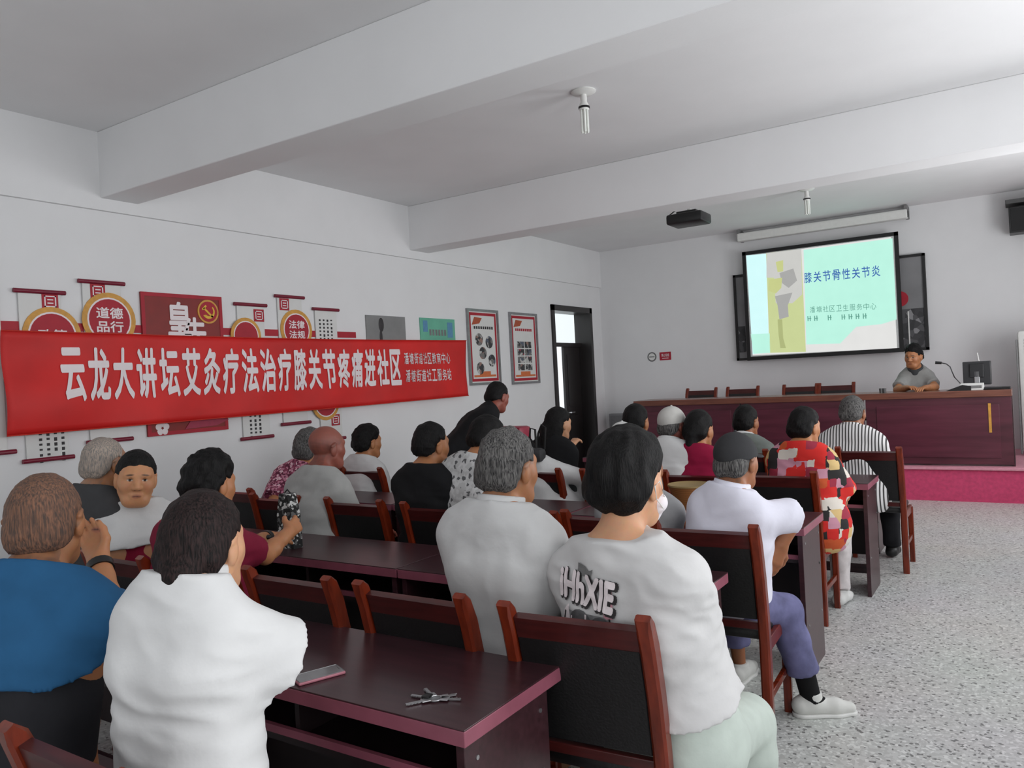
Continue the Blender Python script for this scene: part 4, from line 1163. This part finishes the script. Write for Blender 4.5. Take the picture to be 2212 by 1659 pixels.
p.arm(1, hp(268, 1352, 1.27), hp(214, 1215, 1.24), pn=(.5, -.6, .1), curl=.55); p.arm(-1, None, hp(120, 1420, 1.4))
p.body(stubble=((90, 66, 56), .75, .06)); p.hair(HAIRT, .003, .0, .0025, -.07, sc=200)
p.shirt(cloth('blue tee cloth', (42, 92, 134), .06), .8, .018, .44, .004, .0, wide=.02, hemtilt=.5); p.trousers(PANTD, top=.46)
V = p.arms[1][2]+unit(p.arms[1][1]-p.arms[1][2])*.02; d = unit(p.arms[1][1]-p.arms[1][2])
t = MB().cyl(Vector(V-d*.012-p.org), Vector(V+d*.012-p.org), .037, seg=20).build('wristband', BLACKP, p.t, True)
# -- row 2
p = Person('old man with thin grey hair and dark grey shirt behind the boy, by the wall', hp(226, 994, 2.05), 5, 14, -5, sc=1.07, skin='tan', res=.01)
p.body(stubble=((120, 116, 112), .6, .09)); p.hair(HAIRTG, .004, .0, .003, -.075, sc=160)
p.shirt(cloth('dark grey shirt cloth', (66, 66, 68)), .6, .014, -.1, .005, .02, vneck=.2); p.trousers(PANTD)
p = Person('boy in a white T-shirt turned round on his chair to face the viewer', hp(293, 1028, 2.04), -122, -118, -4, 6, sc=1.06, pel=(0, -.02, .72), skin='light', res=.008, hres=.0028, width=.66)
p.arm(-1, hp(352, 1140, 2.1), hp(372, 1112, 2.3)); p.arm(1, p.arms[1][0]+np.array((0, 0, -.25))+p.F*.02, p.arms[1][0]+np.array((0, 0, -.46))+p.F*.06)
for sg in (-1, 1): k = p.legs[sg][0]+np.array((0, 0, -.2))+p.F*.1; p.legs[sg][1] = k; p.legs[sg][2] = k-p.F*.3; p.legs[sg][2][2] = .52
p.body()
p.hair(hair_mat('boy black hair', (10, 10, 11), (34, 32, 32)), .009, .008, .003, -.06, sc=150)
p.shirt(cloth('boy white tee cloth', (204, 204, 204), .02), .7, .024, .16, .007, .01, seed=5, vneck=.12, nlift=.02); p.trousers(cloth('red shorts', (140, 24, 54)), .022, short=.8, top=.2, waist=.134)
p = Person('spiky black haired man in a maroon T-shirt with bare forearm raised beside desk', hp(455, 1040, 2.0), 4, 10, -8, sc=1.04, skin='tan', res=.009)
p.arm(1, hp(596, 1208, 2.3), hp(624, 1150, 2.4), pn=(-.6, .5, 0), curl=.7); p.arm(-1, hp(548, 1190, 2.35), hp(585, 1160, 2.5)); p.body()
p.hair(HAIRB, .02, .018, .011, -.07, sc=75, seed=4); p.shirt(cloth('maroon tee cloth', (122, 26, 52)), .66, .016, -.1, .006, .02); p.trousers(PANTD)
V = p.arms[-1][2]; d = unit(p.arms[-1][1]-V); V = V+d*.03
t = MB().cyl(Vector(V-d*.012-p.org), Vector(V+d*.012-p.org), .036, seg=20).ball(Vector(V+np.array((.03, -.02, .01))-p.org), .02, (1, 1, .6)).build('wristwatch', BLACKP, p.t, True)
p = Person('grey haired man in a light grey polo shirt sitting in the centre', hp(1098, 1003, 2.12), -2, -4, -6, sc=1.06, pel=(-.02, .0), nk=.7, skin='tan', res=.009)
p.body(stubble=((104, 100, 98), .5, .09)); p.hair(HAIRDG, .011, .008, .005, -.08, sc=150, seed=3)
GP = cloth('light grey polo cloth', (204, 204, 204), .03); p.shirt(GP, .7, .016, -.12, .005, .03, collar=GP, seed=8); p.trousers(PANTG)
p = Person('bushy haired youth in a printed grey sweatshirt and face mask, right foreground', hp(1356, 1012, 2.08), -8, -4, -6, sc=1.16, pel=(.05, .06, .5), width=.97, nk=1.1, drop=.045, skin='fair', res=.008)
p.arm(1, hp(1518, 1420, 2.2), hp(1530, 1480, 2.42)); p.arm(-1, None, hp(1190, 1330, 2.4))
p.legs[1][1] = hp(1612, 1560, 2.5); p.legs[1][2] = np.array((p.legs[1][1][0]+.03, 2.52, .1)); p.body()
p.hair(HAIRB, .026, .012, .008, -.08, sc=80, seed=6)
SW = cloth('grey sweatshirt cloth', (208, 207, 207), .03)
p.shirt(SW, .7, .02, .11, .008, .02, long=True, seed=11, vneck=.1, nlift=.02); TP = cloth('pale grey green trousers', (196, 206, 198)); p.trousers(TP, .024, top=.2)
teen = p
f = Field(); f.rc(p.hl(-.03, .1, -.05), p.hl(.03, .1, -.05), .028); f.rc(p.hl(-.055, .06, -.05), p.hl(.055, .06, -.05), .03, None, .04); f.rc(p.hl(-.02, .08, -.085), p.hl(.02, .08, -.085), .03, None, .03)
lo, hi = f.box(.02); G = grid(lo, hi, .004); me, _ = mesh_from('face_mask', [surface(f(G), lo, .004)], p.org); mk = link('face_mask', me, cloth('white mask', (232, 226, 230), .02), p.t)
for sg in (-1, 1): MB().tube([Vector(p.hl(sg*.076, .06, -.035)-p.org), Vector(p.hl(sg*.088, .01, .01)-p.org), Vector(p.hl(sg*.094, -.03, .0)-p.org), Vector(p.hl(sg*.088, -.01, -.035)-p.org), Vector(p.hl(sg*.076, .055, -.065)-p.org)], .0018, 6).build('ear_loop', WHITEP, mk, True)
# the print on the back of the sweatshirt
bk = -p.F; rt = p.R
def print_on(name, txt, cx, cz, w, h, m, tilt=0., bold=0.0, polyg=None, par=None, lift=.004):
    if polyg is None:
        me = text_mesh(txt)
        if bold: embolden(me, bold)
        b0 = bmesh.new(); b0.from_mesh(me)
    else:
        b0 = bmesh.new(); b0.faces.new([b0.verts.new((x, y, 0)) for x, y in polyg])
    bmesh.ops.triangulate(b0, faces=b0.faces)
    for _ in range(2): bmesh.ops.subdivide_edges(b0, edges=[e for e in b0.edges if e.calc_length() > .12], cuts=1)
    bmesh.ops.triangulate(b0, faces=b0.faces)
    me = bpy.data.meshes.new(name); b0.to_mesh(me); b0.free()
    co = np.array([v.co[:] for v in me.vertices]); mn, mxx = co.min(0), co.max(0); s_ = np.maximum(mxx-mn, 1e-6)
    u = (co[:, 0]-mn[0])/s_[0]-.5; v = (co[:, 1]-mn[1])/s_[1]-.5
    ct, st = math.cos(tilt), math.sin(tilt); X = u*w*ct-v*h*st; Z = u*w*st+v*h*ct+u*h*0
    base = teen.N*.55+teen.P*.45
    pts = [base+rt*(cx+a)+np.array((0, 0, 1.))*(cz+b)+bk*.6 for a, b in zip(X, Z)]
    q = teen.on_shirt(pts, teen.F)
    for i, vtx in enumerate(me.vertices): vtx.co = Vector(q[i]+bk*(lift+co[i, 2]*.3)-teen.org)
    return link(name, me, m, teen.shirt_o if par is None else par)
PX, PZ = -.075, .115
print_on('back_print', '', PX, PZ+.075, .06, .034, GREYPRINT, -.1, polyg=[(0, 0), (1.4, 0), (1.6, .8), (1.2, .55), (.9, .9), (.8, .5), (.5, .5), (.3, 1), (.1, 1)])
print_on('back_print', '', PX+.075, PZ+.0, .03, .1, mat('pink print', (206, 150, 162)), 0, polyg=[(0, 0), (1, .1), (.9, 3), (.2, 2.8)])
print_on('back_print', '', PX, PZ-.1, .21, .12, mat('mid grey print', (134, 134, 136), .7, 0, .25, 30), -.08, polyg=[(0, .2), (.3, 1), (2.4, 1.1), (3, .9), (3.1, 0), (2, -.2), (.8, -.1)])
for i, (x, z, r) in enumerate(((-.02, -.08, .042), (.05, -.09, .04))):
    print_on('back_print', '', PX+x, PZ+z, r*2, r*2.2, mat('dark grey print', (92, 92, 94), .7, 0, .3, 40), 0, polyg=disc(16), lift=.005)
for i in range(7):
    print_on('back_print', '', PX-.09+i*.03, PZ-.1-.01*(i % 3), .006, .11, WHITEPRINT if i % 2 else DARKPRINT, -.25+.07*i, polyg=[(0, 0), (.1, 0), (.2, 1), (0, 1)], lift=.0065)
print_on('back_print', '', PX-.075, PZ-.075, .035, .1, WHITEPRINT, -.1, polyg=[(.2, 0), (.7, .1), (1, .6), (.7, 1), (.2, .8), (0, .4)], lift=.006)
print_on('back_lettering', 'iHhXIE', PX+.004, PZ+.018, .205, .098, DARKPRINT, -.13, .07, lift=.0055)
print_on('back_lettering', 'iHhXIE', PX, PZ+.022, .195, .09, WHITEPRINT, -.13, .045, lift=.008)
# -- row 3
p = Person('woman with grey hair in a pink floral blouse leaning behind the bald man', hp(672, 965, 3.8), 0, 0, -8, sc=1.12, pel=(-.1, -.2), skin='tan', sex='f', res=.011)
p.arm(-1, hp(592, 1085, 3.5), hp(640, 1120, 3.8)); p.body(); p.hair(HAIRDG, .02, .006, .006, -.1, sc=80)
p.shirt(speckle('pink floral cloth', [(0, (92, 30, 56)), (.35, (140, 60, 88)), (.6, (196, 128, 150)), (.85, (226, 190, 200))], 70), .9, .018, -.1, .006, .02, wide=.015); p.trousers(PANTD)
p = Person('bald man in a light grey shirt sitting left of centre', hp(706, 962, 3.42), -4, -8, -4, sc=1.2, skin='ruddy', res=.011)
p.body(stubble=((52, 44, 44), .45, .05)); p.shirt(cloth('warm grey shirt cloth', (170, 170, 168)), .62, .016, -.1, .006, .02, seed=4, vneck=.2); p.trousers(PANTD)
p = Person('black haired man in a black T-shirt leaning on his folded arm', hp(932, 957, 3.42), -4, -10, -4, sc=1.05, pel=(0, -.02), skin='tan', res=.01)
p.arm(1, hp(982, 1078, 3.75), hp(1016, 1064, 3.98), pn=(-.3, .3, -1), curl=.9); p.arm(-1, None, hp(985, 1080, 4.0)); p.body()
p.hair(HAIRB, .012, .008, .004, -.055, sc=120, seed=5); p.shirt(BLACKS, .72, .016, -.1, .006, .02, vneck=.15); p.trousers(PANTD)
p = Person('dark haired person in a white speckled shirt left of the grey haired man', hp(1052, 942, 3.5), -5, -20, -20, sc=1.02, pel=(-.1, -.12), skin='tan', res=.011)
p.body(); p.hair(HAIRB, .013, .006, .004, -.07); p.shirt(speckle('white speckled cloth', [(0, (96, 96, 98)), (.13, (204, 204, 204)), (.6, (190, 190, 190))], 55), .65, .016, -.1, .005, .02); p.trousers(PANTD)
p = Person('man in a charcoal baseball cap and white shirt, one leg stretched into the aisle', hp(1590, 990, 3.33), -6, -10, -6, sc=1.05, pel=(-.09, .02), width=.68, skin='brown', res=.009)
p.arm(1, hp(1714, 1112, 3.42), hp(1688, 1176, 3.38), pn=(-.4, .5, 0), curl=.6); p.arm(-1, None, hp(1480, 1110, 3.9))
kn = hp(1696, 1318, 3.52); an = np.array(atz(1752, 1496, .1)); p.legs[1][1] = kn; p.legs[1][2] = an; p.legs[1][3] = unit(np.array((.86, .5, 0)))
p.body(stubble=((60, 56, 54), .6, .06)); p.hair(HAIRDG, .004, -.01, .002, -.07, region=lambda x, y, z: z-.05)
p.cap(cloth('charcoal cap cloth', (56, 56, 58)))
WS = cloth('white lavender shirt cloth', (222, 221, 234), .02); p.shirt(WS, 1., .014, -.14, .006, .0, seed=7, wide=.008, collar=WS); p.trousers(cloth('washed blue grey trousers', (104, 104, 140), .25), .014, low=.058, cuff=.1)
p.shoe(1, cloth('white canvas', (214, 214, 210), .02), WHITEP); p.shoe(-1, cloth('white canvas', (214, 214, 210)), WHITEP)
f = Field(); f.rc(an-np.array((0, 0, .03)), an+unit(kn-an)*.14, .043, .047); f.rc(an-np.array((0, 0, .045)), an-np.array((0, 0, .05))+p.legs[1][3]*.06, .031, .024); lo, hi = f.box(.01); G = grid(lo, hi, .005); me, _ = mesh_from('sock', [surface(f(G), lo, .005)], p.org); link('sock', me, cloth('black sock', (22, 22, 23)), p.t)
p = Person('person in a grey short sleeved shirt mostly hidden behind the bushy haired youth', hp(1392, 1004, 3.45), -5, -5, -6, sc=1.0, skin='brown', res=.012)
p.arm(1, hp(1436, 1090, 3.72), hp(1474, 1112, 3.9)); p.body(); p.hair(HAIRB, .01, .006, .004, -.07); p.shirt(cloth('mid grey shirt cloth', (150, 150, 152)), .85, .016, -.1); p.trousers(PANTD)
# -- row 4
p = Person('black haired person in a white shirt sitting by the wall', hp(795, 952, 4.7), -4, -12, -4, sc=1.14, skin='tan', res=.012)
p.body(); p.hair(HAIRB, .02, .008, .008, -.075, sc=80); p.shirt(WHITES, .65, .016, -.1, .005, .02, seed=6); p.trousers(PANTD)
p = Person('man in black bending over a desk beside the wall posters', hp(1074, 854, 5.2), 0, -6, -22, sc=1.02, skin='ruddy', res=.012, stand=True)
p.P = hp(958, 985, 4.82); p.P[2] = .93
for sg in (-1, 1): p.legs[sg][0] = p.P+p.R*.09*sg; p.legs[sg][1] = p.P+np.array((p.R[0]*.1*sg, .03, -.42)); p.legs[sg][2] = p.P+np.array((p.R[0]*.1*sg, -.05, -.84))
p.T = unit(p.N-p.P); p.TF = unit(np.array((0, 0, -1.))-p.T*(-p.T[2])) ; p.TR = np.cross(p.TF, p.T)
for sg in (-1, 1): p.arms[sg][0] = p.N-p.T*.1+p.TR*p.sw*sg
p.arm(1, hp(1012, 906, 5.08), hp(1022, 945, 5.3), pn=(0, 0, -1), curl=.4); p.arm(-1, hp(1048, 905, 5.2), hp(1046, 950, 5.45), pn=(0, 0, -1), curl=.4)
p.body(); p.hair(HAIRB, .008, .006, .003, -.06); p.shirt(BLACKS, .7, .014, -.12, .005, .015); p.trousers(cloth('black trousers', (24, 24, 26))); p.shoe(1, SHOEB); p.shoe(-1, SHOEB)
p = Person('woman with long straight black hair in a black top beneath the door', hp(1206, 912, 5.2), 0, -14, -10, sc=1.06, pel=(-.04, -.16), skin='fair', sex='f', res=.012)
p.arm(1, hp(1214, 985, 5.4), hp(1234, 962, 5.5), curl=.8); p.body(); p.hair(HAIRB, .014, .002, .003, -.12, extra=[((-.02, -.07, -.05), (-.03, -.1, -.33), .075, .06), ((.03, -.06, -.05), (.03, -.09, -.3), .06, .045)], sc=120)
p.shirt(cloth('black top cloth', (28, 28, 30)), .9, .014, -.1, .005, .02); p.trousers(PANTD)
p = Person('person in a plain white shirt whose head hides behind the grey haired man', hp(1132, 975, 4.85), 0, 0, -14, sc=1.05, pel=(.26, -.06), skin='tan', res=.012, width=1.1)
p.arm(1, hp(1266, 1035, 4.9), hp(1268, 1100, 4.95)); p.body(); p.hair(HAIRB, .01, .0, .004, -.07); p.shirt(cloth('soft white cloth', (206, 206, 206), .04), .9, .018, -.1, .006, .02, long=True); p.trousers(PANTD)
p = Person('listener in a white sun hat almost hidden above the bushy haired youth', hp(1345, 946, 4.95), 0, 0, -6, sc=1.05, skin='tan', res=.013)
p.body(); p.hair(HAIRB, .006, -.01, .002, -.07, region=lambda x, y, z: z-.05); p.cap(cloth('white hat cloth', (216, 216, 214), .03), bucket=True); p.shirt(cloth('soft white cloth', (206, 206, 206)), .65, .014, -.1); p.trousers(PANTD)
p = Person('man in a white baseball cap and white shirt near the platform', hp(1452, 914, 4.95), -4, -14, -4, sc=1.05, skin='ruddy', res=.012)
p.body(stubble=((90, 86, 84), .6, .06)); p.hair(HAIRDG, .004, -.01, .002, -.07, region=lambda x, y, z: z-.05); p.cap(cloth('white cap cloth', (190, 188, 184), .05)); p.shirt(WHITES, .65, .016, -.1, .005, .02, collar=WHITES); p.trousers(PANTD)
p = Person('woman with tied black hair in a crimson red shirt', hp(1510, 925, 4.95), -4, -8, -10, sc=1.06, skin='tan', sex='f', res=.012)
p.body(); p.hair(HAIRB, .014, .006, .004, -.08, extra=[((0, -.09, -.04), (-.01, -.1, -.22), .045, .025)]); p.shirt(cloth('crimson shirt cloth', (138, 20, 56)), .65, .014, -.1); p.trousers(PANTD)
p = Person('woman in a red, black and cream patchwork dress turned sideways at the aisle', hp(1738, 918, 5.05), -8, -20, -8, sc=1.02, pel=(.0, -.04), skin='tan', sex='f', res=.01)
PD = speckle('patchwork dress cloth', [(0, (204, 36, 30)), (.24, (34, 32, 32)), (.44, (206, 176, 120)), (.58, (196, 140, 158)), (.7, (150, 40, 62)), (.82, (214, 206, 196)), (.93, (196, 84, 40))], 17, dist='CHEBYCHEV', rnd=.45)
p.arm(1, hp(1822, 1070, 5.1), hp(1800, 1120, 5.3)); p.arm(-1, hp(1692, 1010, 5.15), hp(1720, 1060, 5.4)); p.legs[1][1] = p.P+np.array((.12, .4, -.06)); p.legs[1][2] = np.array((p.P[0]+.12, 5.3, .1)); p.body()
p.hair(HAIRB, .014, .006, .005, -.09); p.shirt(PD, .9, .024, -.13, .005, .04, wide=.02, name='dress')
p.trousers(cloth('pale patterned trousers', (196, 190, 190), .2), .012, low=.05); p.shoe(1, cloth('white shoe', (206, 206, 204), .03)); p.shoe(-1, cloth('white shoe', (206, 206, 204), .03))
p = Person('dark haired listener just left of the white capped man', hp(1374, 908, 5.15), 0, 0, -6, sc=1.05, skin='tan', res=.013)
p.body(); p.hair(HAIRB, .012, .006, .004, -.08); p.shirt(cloth('dark slate shirt cloth', (70, 72, 76)), .65, .014, -.1); p.trousers(PANTD)
# -- row 5
p = Person('dark haired man in a grey teal shirt in the front row', hp(1612, 908, 6.28), -4, -12, -6, sc=1.12, skin='brown', res=.013)
p.body(); p.hair(HAIRB, .01, .006, .004, -.07); p.shirt(cloth('grey teal shirt cloth', (112, 118, 114), .08), .65, .014, -.1, collar=GP); p.trousers(PANTD)
p = Person('man in a black and white striped shirt in the front row by the aisle', hp(1842, 888, 6.42), -4, -8, -12, sc=1.12, skin='brown', res=.011)
p.body(stubble=((50, 48, 48), .5, .06)); p.hair(HAIRDG, .008, .0, .004, -.07); SS = striped('striped shirt cloth', (64, 62, 62), (222, 220, 220), 14, 'X', duty=.35)
p.shirt(SS, .7, .016, -.1, .004, .02, collar=SS); p.trousers(PANTD); p.shoe(1, SHOEB); p.shoe(-1, SHOEB)
# -- lecturer
p = Person('lecturer in a grey shirt facing the room from behind the platform table', hp(1973, 768, 10.28), 176, 163, -10, 4, sc=1.12, pel=(0, -.14), skin='tan', res=.01, hres=.004, z0=ST, width=.7, nk=1.1)
p.arm(1, hp(1938, 842, 10.15), hp(1960, 838, 9.98)); p.arm(-1, hp(2020, 836, 10.2), hp(1998, 838, 9.98)); p.body()
p.hair(HAIRB, .015, .022, .006, -.05, sc=100); LS = cloth('lecturer grey shirt cloth', (150, 150, 148)); p.shirt(LS, .75, .016, -.1, .005, .02, vneck=.55, collar=cloth('lecturer dark collar', (70, 72, 74))); p.trousers(PANTD)
v = aty(1973, 830, 10.4); c_ = chair('chair the lecturer sits on behind the platform table', v.x, 0, ST, math.pi, 'empty chairs on the platform'); c_.location = (v.x, 10.36, ST); c_['group'] = 'black backed wooden chairs'

# ------------------------------------------------------------------ small things
v = atz(688, 1462, .75)
t = thing('mobile_phone', 'grey mobile phone lying on the nearest desk beside the white sleeve', 'phone', (v.x, v.y, .75), math.radians(-22))
MB().box(-.034, .034, -.068, .068, 0, .009, .004).build('case', mat('pink phone case', (178, 110, 124), .4), t, True)
MB().box(-.031, .031, -.065, .065, .009, .0098, .002).build('screen_glass', mat('phone glass', (120, 120, 122), .15), t)
MB().box(-.008, .008, .058, .06, .0098, .0101).build('speaker_slot', BLACKP, t)
v = atz(940, 1512, .75)
t = thing('key_bunch', 'bunch of steel keys on a ring lying on the nearest desk', 'keys', (v.x, v.y, .75))
ring = [(.017*math.cos(a), .017*math.sin(a), .004) for a in np.linspace(0, 2*math.pi, 20, endpoint=False)]
MB().tube(ring, .0016, 6, True).build('ring', STEEL, t, True)
def key(ang, L, blk=False):
    M = Matrix.Rotation(ang, 4, 'Z') @ Matrix.Translation((.014, 0, .003))
    f = MB().box(0, .022, -.011, .011, 0, .003, .001, M).box(.02, .02+L, -.004, .004, 0, .0025, 0, M)
    for q in range(4): f.box(.028+q*L*.2, .032+q*L*.2, .003, .0065, 0, .0025, 0, M)
    f.build('key', STEEL, t)
    if blk: MB().box(-.002, .02, -.013, .013, .001, .008, .003, M).build('key_head', BLACKP, t, True)
for a, L, b in ((2.6, .04, False), (3.3, .036, True), (4.1, .042, False), (.35, .034, False), (.9, .02, False)): key(a, L, b)
MB().prism(disc(20, .016), (.0, .0, .001), (1, 0, 0), (0, 1, 0), (0, 0, 1), .002).build('disc_tag', mat('grey tag', (110, 110, 112), .4), t)
v = aty(1492, 1100, 4.12); v = Vector((v.x, v.y, .75))
t = thing('straw_hat', 'tan woven straw hat standing on the desk beside the white shirt capped man', 'hat', v)
STRAW = striped('woven straw', (120, 72, 34), (172, 118, 66), 60, 'Z')
MB().lathe((0, 0, .0), [(.02, .0), (.062, .0), (.072, .015), (.088, .1), (.092, .108), (.088, .108), (.082, .1), (.068, .02), (.02, .008)], 28).build('crown', STRAW, t, True)
MB().lathe((0, 0, .0), [(.09, .105), (.112, .16), (.117, .168), (.113, .17), (.106, .163), (.086, .108)], 28).build('brim', STRAW, t, True)
MB().lathe((0, 0, .0), [(.112, .164), (.12, .17), (.118, .178), (.112, .174)], 28).build('rim_binding', mat('pale straw binding', (140, 118, 76), .8), t, True)
v = atz(1105, 938, .75); v.y = 5.75; v = Vector((aty(1105, 930, 5.75).x, 5.75, .75))
t = thing('red_bag', 'red packet lying on the desk under the bending man', 'bag', v)
top = aty(1105, 921, 5.75).z-.75
MB().box(-.15, .15, -.1, .1, 0, top, .03).build('packet', mat('red packet', (150, 26, 58), .4, 0, .15, 9, .3, 20), t, True)
MB().box(-.11, .11, -.103, -.099, top*.3, top*.7, .001).build('packet_label', mat('dark red label', (104, 18, 40)), t)
bx = aty(1158, 962, 4.72)
t = thing('handbag', 'handbag with looped black handles behind the long haired woman', 'bag', bx-Vector((0, 0, .12)))
MB().box(-.08, .06, -.05, .05, 0, .1, .03).build('bag_body', mat('dark grey bag', (48, 48, 50), .6), t, True)
h0 = aty(1148, 925, 4.72)-t.location; h1 = aty(1165, 918, 4.72)-t.location
for k, pts in enumerate(([(-.06, 0, .09), (h0.x-.02, 0, h0.z-.08), (h0.x-.01, 0, h0.z), (h0.x+.03, 0, h0.z-.01), (.0, 0, .09)], [(-.02, .03, .09), (h1.x-.03, .03, h1.z-.06), (h1.x, .03, h1.z), (h1.x+.03, .03, h1.z-.02), (.05, .03, .09)])):
    MB().tube(pts, .008).build('handle', BLACKP, t, True)
v = aty(624, 1122, 2.72)
t = thing('patterned_pouch', 'black and white patterned pouch standing on the second row desk', 'bag', (v.x, v.y, .75))
hh = aty(622, 1066, 2.72).z-.75
MB().prism([(-.06, 0), (.06, 0), (.055, hh*.6), (.03, hh), (-.03, hh), (-.055, hh*.6)], (0, -.03, 0), (1, 0, 0), (0, 0, 1), (0, 1, 0), .06).build('pouch_body', speckle('black white pattern', [(0, (26, 26, 26)), (.55, (200, 200, 198)), (.75, (90, 90, 90))], 70), t)
MB().tube([(-.03, 0, hh-.005), (0, 0, hh+.02), (.03, 0, hh-.005)], .004).build('loop', BLACKP, t, True)
